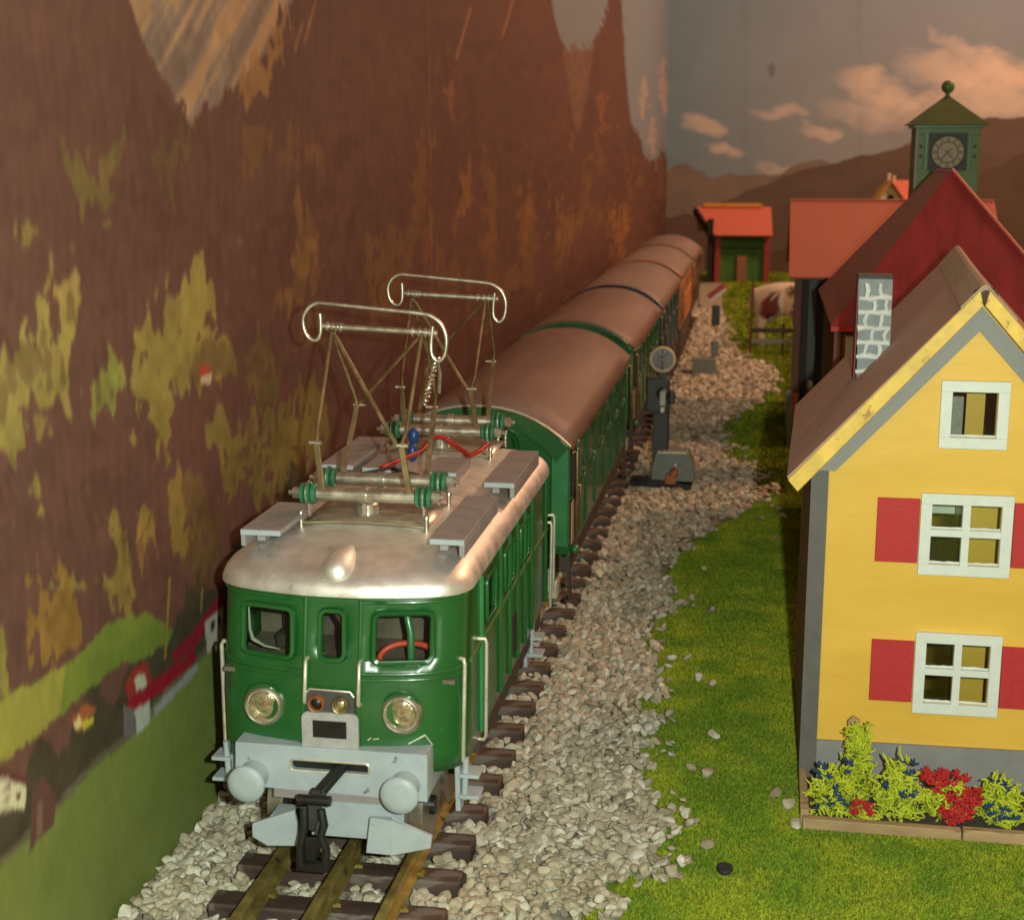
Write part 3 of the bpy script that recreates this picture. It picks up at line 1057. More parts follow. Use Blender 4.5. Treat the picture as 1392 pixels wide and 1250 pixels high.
# ================================================================== LOCOMOTIVE
loco = thing('electric_locomotive', 'green tinplate electric locomotive with silver roof and raised pantographs', 'locomotive', (X0, 385, 10))
BOW = [(0, 0), (2.7, .02), (6.6, .12), (10, .7), (13, 1.2), (16.5, 1.9), (19.5, 2.7), (22.6, 3.7), (25.3, 5.1), (27.6, 7.0), (29.1, 9.4), (29.9, 12.4)]


def bow(dx):
    return float(np.interp(abs(dx), [p[0] for p in BOW], [p[1] for p in BOW]))


def fy(z):
    return 309.8 + max(0.0, z - 50) * 0.17


def FP(dx, z, out=0.0):
    """a point on the bowed cab front; out = towards the camera"""
    return (X0 + dx, fy(z) + bow(dx) - out, z)


YB, HWD = 456.0, 29.9
front = [(-x, y) for x, y in reversed(BOW)] + [(x, y) for x, y in BOW[1:]]
side_y = [330, 338, 346, 348.5, 358, 360.5, 372, 374.5, 386, 388.5, 398, 400.5, 412, 414.5, 424, 432, 440, YB - 6]
per = [('f', dx) for dx, _ in front] + [('r', y) for y in side_y] + [('b', 26), ('b', -26)] + [('l', y) for y in reversed(side_y)]


def per_pt(tok, z):
    k, t = tok
    if k == 'f':
        return FP(t, z)
    if k == 'r':
        return (X0 + HWD, t, z)
    if k == 'l':
        return (X0 - HWD, t, z)
    return (X0 + t, YB, z)


zl = [35, 39, 45, 50, 55, 58.2, 61.7, 62.4, 67, 72.8, 75, 77.5]
b = MB()
np_ = len(per)
b.v = [per_pt(t, z) for z in zl for t in per]
SIDEWIN = [(346, 358), (372, 386), (398, 412)]
for k in range(len(zl) - 1):
    zc = (zl[k] + zl[k + 1]) / 2
    for i in range(np_):
        j = (i + 1) % np_
        A, B_ = per[i], per[j]
        hole = False
        if A[0] == 'f' and B_[0] == 'f':
            mx_ = abs((A[1] + B_[1]) / 2)
            hole = (61.7 < zc < 72.8 and 10 < mx_ < 22.6) or (62.4 < zc < 72.8 and mx_ < 2.7)
        if A[0] == B_[0] and A[0] in 'rl':
            my = (A[1] + B_[1]) / 2
            hole = 61.7 < zc < 72.8 and any(a < my < c for a, c in SIDEWIN)
        if not hole:
            b.f.append((k * np_ + i, k * np_ + j, (k + 1) * np_ + j, (k + 1) * np_ + i))
body = part('body', b, 'green', loco, smooth=50, solid=0.9)
# dark floor and rear bulkhead of the cab
part('cab_interior', MB().box(X0 - 28, X0 + 28, 343, 344, 40, 77).box(X0 - 28, X0 + 28, 316, 343, 56, 57), 'cabdark', loco)


def front_loop(cx, cz, wd, ht, r, out=0.25):
    return [FP(p[0], p[1], out) for p in rrect(cx, cz, wd, ht, r, 4)]


for cx, wd in ((-16.3, 12.9), (0, 5.5), (16.3, 12.9)):
    fr = part('window_frame', MB().tube(front_loop(cx, 67.2 if wd > 6 else 67.6, wd + .3, 11.3, 1.6), .75, 6, True), 'green', loco, smooth=60)
    q = rrect(cx, 67.2, wd, 11, .3, 2)
    nq = len(q)
    pane = MB()
    xs = np.linspace(cx - wd / 2, cx + wd / 2, 6)
    pane.v = [FP(x, z, -.7) for z in (61.6, 73) for x in xs]
    pane.f = [(i, i + 1, i + 7, i + 6) for i in range(5)]
    part('window_pane', pane, 'glass', fr, smooth=0)
# corner fillets that round the window openings
fil = MB()
for cx, wd, zb in ((-16.3, 12.6, 61.7), (0, 5.4, 62.4), (16.3, 12.6, 61.7)):
    for sx in (-1, 1):
        for zc, sz in ((zb, 1), (72.8, -1)):
            ex = cx + sx * wd / 2
            c0 = FP(ex, zc, -.1)
            arc = [FP(ex - sx * (1.7 - 1.7 * math.cos(math.radians(a))), zc + sz * (1.7 - 1.7 * math.sin(math.radians(a))), -.1) for a in (0, 22, 45, 68, 90)]
            fil.add([c0] + arc, [(0, i, i + 1) for i in range(1, 5)])
part('window_corner', fil, 'green', body, smooth=0, solid=.5)
# mouldings
for xs_, z in ((np.linspace(-29.5, -6.8, 14), 59), (np.linspace(6.8, 29.5, 14), 59)):
    part('belt_moulding', MB().tube([FP(x, z - .15 * math.sin(abs(x) / 30 * 3), .12) for x in xs_], .55, 6), 'green', body, smooth=60)
    part('belt_moulding', MB().tube([FP(x, z - 1.5, .05) for x in xs_], .38, 6), 'green', body, smooth=60)
for s in (-1, 1):
    part('door_edge', MB().tube([FP(s * 6.6, z, .15) for z in np.linspace(40, 76, 10)], .5, 6), 'green', body, smooth=60)
    part('drip_strip', MB().tube([FP(s * x, 75.3, .2) for x in np.linspace(7, 29, 12)], .5, 6), 'green', body, smooth=60)
for s in (-1, 1):
    xs_ = X0 + s * (HWD + .15)
    part('side_moulding', MB().tube([(xs_, 325, 59), (xs_, 450, 59)], .55, 6), 'green_dull', body, smooth=60)
    for y in (338, 365, 379, 392, 405, 418, 446):
        part('side_rib', MB().tube([(xs_, y, 36), (xs_, y, 76)], .8, 6), 'green_light' if y == 338 else 'green', body, smooth=60)
    for a, c in SIDEWIN:
        fr = part('window_frame', MB().tube([(xs_, p[0], p[1]) for p in rrect((a + c) / 2, 67.2, c - a + .4, 11.4, 1.4, 3)], .6, 6, True), 'green', loco, smooth=60)
        part('window_pane', MB().add([(xs_ - s * .9, a, 61.7), (xs_ - s * .9, c, 61.7), (xs_ - s * .9, c, 72.8), (xs_ - s * .9, a, 72.8)], [(0, 1, 2, 3)]), 'glass_dim', fr, smooth=0)
part('engine_block', MB().box(X0 - 24, X0 + 24, 345, 440, 40, 75), 'dark', loco)
part('side_hatch', MB().box(X0 + 29.8, X0 + 30.2, 384, 392, 39, 50), 'dark', body)

# lamps, plates, handrails
for s in (-1, 1):
    c = FP(s * 16.6, 50, 0)
    hl = part('headlight', MB().lathe([(3.0, .6), (4.9, .6), (5.0, -.6), (4.7, -1.5), (4.1, -1.9), (3.7, -1.6), (3.4, -.4), (3.3, .4)], c, 'y', 28), 'nickel', loco, smooth=50)
    part('lens', MB().lathe([(3.4, .2), (3.0, -.2), (2.0, -.5), (0.0, -.65)], c, 'y', 24), 'lens', hl, smooth=80)
    part('bulb', MB().ell((c[0] + .2, c[1] - .7, c[2] + .3), (.5, .45, .5)), 'copper', hl, smooth=80)
    part('lamp_hood', MB().tube([(c[0] + 4.9 * math.cos(a), c[1] - .5 - .6 * math.sin(a), c[2] + 5.0 * math.sin(a)) for a in np.radians(np.linspace(35, 145, 10))], [.2, .45, .6, .7, .75, .75, .7, .6, .45, .2], 6), 'green', hl, smooth=60)
arch = [(-5.7, 50), (5.9, 50), (5.9, 54.2), (5.0, 55.4), (-4.6, 55.6), (-5.7, 54.4)]
ab_ = part('lamp_board', MB().prism([(X0 + p[0], p[1]) for p in arch], 'y', 309.0, 310.0), 'platedark', loco, bevel=.15)
part('board_edge', MB().tube([(X0 + p[0], 308.95, p[1]) for p in arch[2:]], .22, 5), 'wirewhite', ab_, smooth=60)
for s in (-1, 1):
    ml = part('marker_lamp', MB().lathe([(1.4, .4), (2.0, .3), (2.05, -1.2), (1.75, -1.6), (1.5, -1.5), (1.4, .0)], (X0 + s * 2.85, 308.8, 52.4), 'y', 20), 'copper' if s < 0 else 'brasswire', loco, smooth=50)
    part('lens', MB().lathe([(1.5, -.4), (1.0, -.9), (0, -1.1)], (X0 + s * 2.85, 308.8, 52.4), 'y', 16), 'chrome' if s > 0 else 'black', ml, smooth=80)
pl = rrect(0.2, 45.0, 13.6, 10.6, 1.6, 4)
npl = part('number_plate', MB().prism([(X0 + p[0], p[1]) for p in pl], 'y', 308.0, 308.9), 'platelight', loco, bevel=.12)
part('number_panel', MB().box(X0 - 3.8, X0 + 4.2, 307.75, 308.1, 44.3, 48.4), 'black', npl)


def handrail(pts, r=.5, parent=loco, m='wirewhite'):
    return part('handrail', MB().tube(pts, r, 8), m, parent, smooth=60)


for s in (-1, 1):
    dx = 6.4 * s + .5
    p0, p1 = FP(dx, 61.6, 1.6), FP(dx, 52.4, 1.6)
    handrail([FP(dx, 62.0, -.2), FP(dx, 62, 1.0), p0, p1, FP(dx, 52, 1.0), FP(dx, 52, -.2)], .48)
handrail([(X0 - 29.4, 325, 60.2), (X0 - 31.2, 324.6, 60.4), (X0 - 31.6, 324.5, 59.5), (X0 - 31.6, 324.4, 34.6), (X0 - 31, 324.4, 33.8), (X0 - 29.4, 325, 33.8)], .55)
handrail([(X0 - 29.6, 334, 60.2), (X0 - 32.2, 334, 60.4), (X0 - 32.5, 334, 59.5), (X0 - 32.5, 334, 34), (X0 - 31.5, 334, 33.4)], .55, m='black')
handrail([(X0 + 28.2, 320.5, 61), (X0 + 29.6, 319.5, 61), (X0 + 29.8, 319.4, 60), (X0 + 29.3, 319.3, 36.5), (X0 + 28.8, 319.6, 35.4), (X0 + 27.5, 321, 35.2)], .5)
handrail([(X0 + 29.8, 335, 61), (X0 + 31.8, 335, 61), (X0 + 32.0, 335, 60), (X0 + 31.8, 335, 36), (X0 + 31.3, 335, 35), (X0 + 29.9, 335, 35)], .5)
handrail([(X0 + 29.8, 447, 61.5), (X0 + 31.6, 447, 61.8), (X0 + 31.9, 447, 60.8), (X0 + 31.7, 447, 34), (X0 + 30, 447, 33)], .5)
handrail([(X0 + 29.8, 453, 62.5), (X0 + 31.6, 453, 62.8), (X0 + 31.9, 453, 61.8), (X0 + 31.7, 453, 40)], .5)
# scratches in the paint: thin bright scrapes
sc_ = MB()
for a, c in (((17.8, 42.4), (21.6, 44.4)), ((21.6, 44.4), (23.2, 41.8)), ((8.6, 43.4), (9.4, 44.0)), ((9.8, 43.6), (11.2, 43.8))):
    sc_.bar(FP(a[0], a[1], .12), FP(c[0], c[1], .12), .3, .05, (0, 1, 0))
part('scratch', sc_, 'wirewhite', body, smooth=0)

# cab fittings seen through the right window
part('hand_wheel', MB().tube([(X0 + 16 + 7.2 * math.cos(a), 321.5 + 3.0 * math.sin(a), 59.6 + 3.0 * math.sin(a)) for a in np.linspace(0, 2 * math.pi, 25)[:-1]], .75, 8, True), 'orangered', loco, smooth=60)
part('brake_lever', MB().tube([(X0 + 14.5, 324, 73.5), (X0 + 15.3, 323, 70), (X0 + 16.5, 321.5, 66), (X0 + 16.6, 321, 60)], .9, 8), 'green_light', loco, smooth=60)
part('cab_seat', MB().box(X0 - 20, X0 - 11, 336, 339, 57, 70).box(X0 - 20, X0 - 11, 330, 339, 57, 61), 'dark', loco, bevel=.8)
part('torn_film', MB().tube([(X0 - 22.2, 318.6, 72), (X0 - 22, 318.4, 66), (X0 - 21.3, 318.2, 63.6), (X0 - 18, 317.2, 62.4), (X0 - 14, 316.2, 62.2)], [.15, .3, .45, .3, .1], 5), 'paleglass', loco, smooth=60)
part('cab_rod', MB().tube([(X0 - 2.4, 321, 71.5), (X0 + 2.2, 318, 66.5)], .55, 6), 'brasswire', loco, smooth=60)

# roof
LEV = [(0, 76.6), (0, 77.9), (.6, 79.7), (1.9, 81.5), (4.2, 83.1), (8, 84.4), (13.5, 85.5), (21, 86.2), (30.7, 86.5)]


def roof_z(dx):
    return float(np.interp(30.7 - abs(dx), [l[0] for l in LEV], [l[1] for l in LEV]))


outl = []
for dx, dy in front:
    outl.append((dx * 30.7 / 29.9, fy(76) + dy - 1.1))
rr_ = [(30.7, y) for y in np.linspace(335, 449, 12)] + [(30.2, 452.5), (28.8, 455.3), (26, 457), (0, 458), (-26, 457), (-28.8, 455.3), (-30.2, 452.5)] + [(-30.7, y) for y in np.linspace(449, 335, 12)]
outl += rr_
yc_ = 385.0
b = MB()
no = len(outl)
for d, z in LEV:
    for (dx, y) in outl:
        ky = 1 - d * (1.75 if y < yc_ else 0.95) / 73.0
        b.v.append((X0 + dx * (1 - d / 30.75), yc_ + (y - yc_) * ky, z))
for k in range(len(LEV) - 1):
    for i in range(no):
        j = (i + 1) % no
        b.f.append((k * no + i, k * no + j, (k + 1) * no + j, (k + 1) * no + i))
roof = part('roof', b, 'silver', loco, smooth=75)
# top lamp hump
b = MB()
nn = 14
prof = [(314.4, .3), (314.6, 1.8), (315.3, 2.9), (316.6, 3.7), (319, 4.0), (321.5, 3.7), (324.5, 3.0), (328, 1.8), (331, .3)]
for y, r in prof:
    for k in range(nn):
        a = 2 * math.pi * k / nn
        b.v.append((X0 + r * math.cos(a), y, 80.6 + (y - 314) * .20 + r * .98 * math.sin(a)))
for i in range(len(prof) - 1):
    for k in range(nn):
        l = (k + 1) % nn
        b.f.append((i * nn + k, i * nn + l, (i + 1) * nn + l, (i + 1) * nn + k))
b.f.append(tuple(range(nn)))
part('roof_lamp', b, 'silver', roof, smooth=60)

# walkway boards (channel sections)
for x0, x1, y0, y1, lip in [(X0 + 20.9, X0 + 29.2, 323, 367, 1), (X0 + 22.4, X0 + 30.8, 383, 427, 1), (X0 - 25.5, X0 - 15.5, 324, 352, -1),
                            (X0 - 28.5, X0 - 18.5, 398, 440, -1), (X0 - 15.4, X0 - 6.2, 396, 415, -1), (X0 + 3.0, X0 + 12.6, 393, 414, 1)]:
    zt = 88.9
    m_ = MB().box(x0, x1, y0, y1, zt - 1.3, zt)
    wb_ = part('walkway_board', m_, 'boardgrey', loco, bevel=.18)
    ex = x1 if lip > 0 else x0
    part('board_lip', MB().box(ex - .2 - (1.1 if lip > 0 else -.2), ex + .0 + (0 if lip > 0 else 1.1), y0 + .02, y1 - .02, zt - 4.2, zt - 1.28), 'boardgrey', wb_, bevel=.12)
    part('front_edge', MB().box(x0 + .1, x1 - .1, y0 - .25, y0 + .05, zt - 1.35, zt - .1), 'steelblue', wb_)
    part('foot', MB().box((x0 + x1) / 2 - 3, (x0 + x1) / 2 - 1, y0 + 6, y0 + 9, 84.5, zt - 1.3), 'boardgrey', wb_)


# pantographs
def pantograph(yo, name_label):
    base_plate = MB()
    xs = np.linspace(-16, 16, 9)
    b_ = MB()
    for y in (342 + yo, 366 + yo):
        for x in xs:
            b_.v.append((X0 + x, y, roof_z(x) + .9))
    b_.f = [(i, i + 1, i + 10, i + 9) for i in range(8)]
    P = part('pantograph', b_, 'nickel', loco, smooth=40, solid=.7, label=name_label)
    part('front_rod', MB().tube([(X0 + x, 341.2 + yo, roof_z(x) + 1.0) for x in np.linspace(-15.5, 15.5, 9)], .45, 6), 'chrome', P, smooth=60)
    for s in (-1, 1):
        for y in (341.2 + yo, 367.4 + yo):
            part('foot_pin', MB().lathe([(.55, -1.5), (.55, 2.6), (.75, 2.7), (.75, 3.5), (.4, 3.9)], (X0 + s * 16, y, roof_z(16) + .2), 'z', 10), 'nickel', P, smooth=40)
    part('pivot_drum', MB().lathe([(3.0, 0), (3.0, 2.6), (2.6, 3.0)], (X0 - 1.2, 349 + yo, 87.6), 'z', 18), 'nickel', P, smooth=40)
    for yy, zz in ((344.5 + yo, 93.4), (362 + yo, 93.4)):
        part('cross_tube', MB().tube([(X0 - 12.5, yy, zz), (X0 + 12.5, yy, zz)], 1.75, 14), 'nickel', P, smooth=50)
        part('tube_collar', MB().lathe([(2.2, -.8), (2.2, .8)], (X0 - .5, yy, zz), 'x', 14).box(X0 - 1, X0, yy - .4, yy + .4, zz - 5.5, zz), 'nickel', P, smooth=40)
        for s in (-1, 1):
            ins = part('insulator', MB().lathe([(1.2, 12.6 * s), (2.6, 12.9 * s), (2.6, 13.7 * s), (1.6, 14.0 * s), (2.9, 14.3 * s), (2.9, 15.2 * s), (1.6, 15.5 * s), (2.6, 15.8 * s), (2.6, 16.6 * s), (1.1, 16.9 * s)], (X0, yy, zz), 'x', 16), 'insulator', P, smooth=45)
            part('nut', MB().lathe([(1.5, 16.8 * s), (1.5, 18.8 * s), (.6, 18.9 * s), (.6, 20 * s)], (X0, yy, zz), 'x', 6), 'nickel', ins, smooth=30)
            part('washer', MB().lathe([(3.1, 14.8 * s), (3.1, 15.05 * s)], (X0, yy, zz), 'x', 16).box(X0 + 14.7 * s - .25, X0 + 14.7 * s + .25, yy - .6, yy + .6, zz - 6, zz), 'nickel', ins, smooth=30)
    kf, kr = (338.5 + yo, 107.5), (375.5 + yo, 110.5)
    top = (358 + yo, 132.6)
    for s in (-1, 1):
        a0 = (X0 + s * 11.2, 344 + yo, 93.5)
        k0 = (X0 + s * 10.6, kf[0], kf[1])
        part('lower_arm', MB().bar(a0, k0, 1.5, .8, (0, 1, 0)), 'brasswire', P, smooth=0, bevel=.15)
        a1 = (X0 + s * 11.2, 362 + yo, 93.8)
        k1 = (X0 + s * 10.6, kr[0], kr[1])
        part('lower_arm', MB().bar(a1, k1, 1.3, .8, (0, 1, 0)), 'brasswire', P, smooth=0, bevel=.15)
        part('upper_arm', MB().tube([k0, (X0 + s * 11.2, kf[0] + 3, kf[1] + 3), (X0 + s * 11.6, top[0] - .8, top[1] - .6)], .52, 8), 'brasswire', P, smooth=60)
        part('upper_arm', MB().tube([k1, (X0 + s * 11.2, kr[0] - .5, kr[1] + 3), (X0 + s * 12.1, top[0] + .8, top[1] - .6)], .5, 8), 'brasswire', P, smooth=60)
        part('knee_joint', MB().tube([(k0[0] - 1.2 * s, k0[1], k0[2]), (k0[0] + 1.8 * s, k0[1], k0[2])], .55, 8), 'nickel', P, smooth=50)
        part('knee_joint', MB().tube([(k1[0] - 2.4 * s, k1[1], k1[2]), (k1[0] + 1.0 * s, k1[1], k1[2])], .45, 8), 'nickel', P, smooth=50)
    # diagonal braces that make the front V and the rear brace
    part('brace', MB().tube([(X0 + 10.4, kf[0], kf[1] - .4), (X0 + 9.2, kf[0] + .2, kf[1] + .2), (X0 - 11.2, top[0] - .8, top[1] - .6)], .55, 8), 'brasswire', P, smooth=60)
    part('brace', MB().tube([(X0 - 10.4, kr[0], kr[1]), (X0 + 11.2, top[0] + .8, top[1] - .6)], .45, 8), 'brasswire', P, smooth=60)
    # contact bar with collars
    part('contact_bar', MB().tube([(X0 - 14.5, 358 + yo, 133.6), (X0 + 15.5, 358 + yo, 132.4)], .75, 10), 'nickel', P, smooth=60)
    for x in (-12.8, -11.4, -10.4, -9.4, 9.2, 11, 12.6, 13.8):
        part('collar', MB().lathe([(1.25, -.3), (1.25, .3)], (X0 + x, 358 + yo, 133 - x * .04), 'x', 12), 'nickel', P, smooth=40)
    # horn: one bent wire with curled ends
    hz = 138.6
    pts = [(-14.6, 136.8), (-14.5, 132.6), (-15.2, 130.6), (-16.6, 130.0), (-18.2, 131.2), (-19.0, 133.6), (-18.9, 136.0), (-17.6, 138.2), (-15.4, 139.4), (-12, 139.3), (0, 138.3), (11.5, 137.3), (14.6, 136.4), (16.8, 134.5), (17.9, 131.5), (17.7, 128.0), (16.8, 126.0), (15.4, 125.5), (14.2, 127.0), (14.0, 129.6), (14.5, 134.2)]
    # smooth it a little
    P3 = [Vector((X0 + p[0], 357.2 + yo, p[1])) for p in pts]
    sm = []
    for i in range(len(P3) - 1):
        p0, p1, p2, p3 = P3[max(i - 1, 0)], P3[i], P3[i + 1], P3[min(i + 2, len(P3) - 1)]
        for t in (0, .25, .5, .75):
            sm.append(.5 * ((2 * p1) + (-p0 + p2) * t + (2 * p0 - 5 * p1 + 4 * p2 - p3) * t * t + (-p0 + 3 * p1 - 3 * p2 + p3) * t ** 3))
    sm.append(P3[-1])
    part('collector_horn', MB().tube(sm, .52, 8), 'nickel', P, smooth=60)
    return P


pa = pantograph(0, 'front pantograph with a spring hooked on its horn')
pb = pantograph(86, 'rear pantograph with red wire at its foot')
# hooked spring between the front horn and the rear pantograph
hel = [(X0 + 15.0 - 4.2 * t + .7 * math.cos(t * 70), 359 + 4 * t + .7 * math.sin(t * 70), 126 - 13 * t) for t in np.linspace(0, 1, 120)]
part('spring', MB().tube(hel, .28, 5), 'nickel', pa, smooth=60)
part('hook', MB().tube([(X0 + 15.4, 358, 125.6), (X0 + 15.8, 359, 122), (X0 + 15.4, 359.4, 117)], .5, 6), 'nickel', pa, smooth=60)
part('feed_wire', MB().tube([(X0 - 8, 390, 90.2), (X0 - 5, 398, 90.8), (X0 - 1, 408, 91.4), (X0 + .5, 419, 93.8), (X0 + 3.2, 421, 93.2), (X0 + 11, 416, 89.6), (X0 + 12.4, 414, 89.4), (X0 + 14.5, 417, 90.2), (X0 + 15.8, 424, 91)], .75, 8), 'redwire', loco, smooth=60)
part('sleeve', MB().ell((X0 - 3.5, 410, 95.5), (1.7, 1.7, 2.6)).ell((X0 - 3.0, 406, 91.5), (1.6, 1.6, 2.8)), 'blue', loco, smooth=80)
part('roof_wire', MB().tube([(X0 - 14, 386, 89), (X0 - 6, 391, 90), (X0 + 3, 388, 89)], .5, 6), 'dark', loco, smooth=60)

# buffer beam, buffers, ploughs, coupling
bm_ = MB()
slot = [(X0 + p[0], p[1]) for p in rrect(.2, 37.4, 18.8, 2.7, .8, 3)]
outer = [(X0 - 22.6, 41.2), (X0 - 22.9, 31.2), (X0 + 23.2, 30.4), (X0 + 23.4, 41.2)]
beam = part('buffer_beam', holed_plate(outer, [slot], 307.4), 'steelblue', loco, smooth=0, solid=1.4)
part('slot_shade', MB().box(X0 - 11, X0 + 11, 308.95, 309.3, 34.5, 40.2), 'black', beam)  # black sheet added for the shade inside the slot
part('slot_rim', MB().tube([(p[0], 307.2, p[1]) for p in slot], .3, 5, True), 'wirewhite', beam, smooth=60)
part('beam_return', MB().box(X0 - 22.8, X0 - 21.6, 308.8, 324, 31, 41).box(X0 + 22.2, X0 + 23.3, 308.8, 324, 31, 41).box(X0 - 22.6, X0 + 23.2, 307.5, 318, 41.2, 41.9), 'steelblue', beam)
part('lower_beam', MB().box(X0 - 5.5, X0 + 17, 309.6, 311, 18.8, 28.2), 'steelblue', loco, bevel=.2)
part('beam_step', MB().box(X0 - 14, X0 + 18, 308.6, 316, 28.3, 30.4), 'boardgrey', loco)
for s in (-1, 1):
    c = (X0 + s * 18.15, 301, 34.3)
    bf = part('buffer', MB().lathe([(0, -.55), (2.6, -.4), (4.2, 0), (4.45, .35), (4.45, .8), (3.9, 1.0)], c, 'y', 28), 'steelblue', loco, smooth=50)
    part('shank', MB().lathe([(1.6, .8), (1.6, 2.6), (3.2, 2.7), (3.5, 6.4)], c, 'y', 20), 'steelblue', bf, smooth=40)
plL = [(-18.3, 23.0), (-8.0, 27.1), (-7.4, 24), (-7.4, 18.2), (-14.7, 17.6), (-18.4, 19.6)]
part('snow_plough', MB().prism([(X0 + p[0], p[1]) for p in plL], 'y', 304.6, 305.8), 'steelblue', loco, bevel=.2)
plR1 = [(9.2, 18.0), (10.3, 26.8), (15.4, 26.6), (15.0, 17.9)]
part('snow_plough', MB().prism([(X0 + p[0], p[1]) for p in plR1], 'y', 304.4, 305.6).add(
    [(X0 + 15.4, 304.4, 26.6), (X0 + 24.2, 307.5, 21.8), (X0 + 23.8, 307.5, 18.8), (X0 + 15.0, 304.4, 17.7), (X0 + 15.4, 305.6, 26.6), (X0 + 24.2, 308.7, 21.8), (X0 + 23.8, 308.7, 18.8), (X0 + 15.0, 305.6, 17.7)],
    [(0, 1, 2, 3), (7, 6, 5, 4), (0, 4, 5, 1), (1, 5, 6, 2), (2, 6, 7, 3), (3, 7, 4, 0)]), 'steelblue', loco, smooth=0, bevel=.15)
for s in (-1, 1):
    part('plough_bracket', MB().box(X0 + s * 12 - 2, X0 + s * 12 + 2, 305.7, 312, 20, 25), 'steelblue', loco)
# coupling: drawhook arm and hanging clasp
cp = part('coupling', MB().bar((X0 + 3.6, 309, 38.2), (X0 - .6, 301, 33.6), 2.6, 1.8).bar((X0 - .6, 301.5, 34.4), (X0 - 2.6, 298.6, 25.6), 3.4, 2.0, (0, 1, 0)), 'black', loco, bevel=.3)
part('clasp', MB().tube([(X0 - 3.4, 298.5, 31), (X0 - 3.2, 297.8, 27), (X0 - 4.2, 297.2, 22), (X0 - 4.0, 297, 17.6)], 1.05, 8).tube([(X0 + .6, 298.4, 31), (X0 + 1.4, 297.8, 27.5), (X0 + .7, 297.2, 25), (X0 + 2.0, 297, 22), (X0 + 1.7, 297, 17.6)], 1.05, 8).box(X0 - 4.9, X0 + 2.6, 296.2, 297.8, 16.6, 18.6), 'black', cp, smooth=60)
part('clasp_plate', MB().prism([(X0 - 3.4, 24.5), (X0 + 1.0, 24.5), (X0 + 1.2, 22), (X0 - .4, 21.6), (X0 - .6, 18.4), (X0 - 3.6, 18.4)], 'y', 297.2, 298), 'black', cp, bevel=.2)
part('pin', MB().lathe([(1.2, -4.2), (1.2, 3.6)], (X0 - 1, 299.5, 32.6), 'x', 12), 'black', cp, smooth=40)
# wheels and frame under the body
for y in (328, 352, 412, 438):
    for s in (-1, 1):
        wv = part('wheel', MB().lathe([(0, 2.2 * s), (7.5, 2.0 * s), (9.6, 2.2 * s), (9.6, -1.0 * s), (11.2, -1.2 * s), (11.2, -2.2 * s), (0, -2.2 * s)], (X0 + s * 17.2, y, 20), 'x', 28), 'wheelsteel', loco, smooth=40)
        part('hub', MB().lathe([(2.4, 2.0 * s), (2.4, 3.4 * s), (0, 3.6 * s)], (X0 + s * 17.2, y, 20), 'x', 14), 'black', wv, smooth=40)
    part('axle', MB().tube([(X0 - 15, y, 20), (X0 + 15, y, 20)], 1.6, 10), 'wheelsteel', loco, smooth=40)
part('chassis', MB().box(X0 - 13, X0 + 13, 317, 450, 20, 39).box(X0 - 24, X0 + 24, 345, 420, 27, 38), 'dark', loco)
part('side_sill', MB().box(X0 + 26.5, X0 + 29.5, 338, 440, 30, 35.2), 'underframe', loco)
# steps below the doors
for y0, s in ((319, 1), (319, -1), (420, 1)):
    st = part('step', MB().prism([(y0, 36), (y0 + 11, 36), (y0 + 10, 30), (y0 + 4.5, 22.6), (y0 + 1, 22.6)], 'x', X0 + s * 27.2, X0 + s * 28.4), 'steelblue', loco, smooth=0, bevel=.15)
    for z in (26.5, 31.8):
        part('tread', MB().box(*sorted((X0 + s * 28.4, X0 + s * 33.2)), y0 - .5, y0 + 5.5, z, z + .9), 'steelblue', st, bevel=.12)
    part('step_post', MB().tube([(X0 + s * 29.4, y0 + 1, 26), (X0 + s * 29.8, y0 + 1, 36.4)], .8, 8), 'steelblue', st, smooth=50)

# ================================================================== CARRIAGES
HW = 31.8


def roof_arc(hw=HW, ze=77.4, zc=90.6, n=16):
    """flat arch with tight shoulders"""
    pts = []
    for i in range(n + 1):
        t = -1 + 2 * i / n
        pts.append((hw * t, ze + (zc - ze) * (1 - abs(t) ** 2.3)))
    return pts


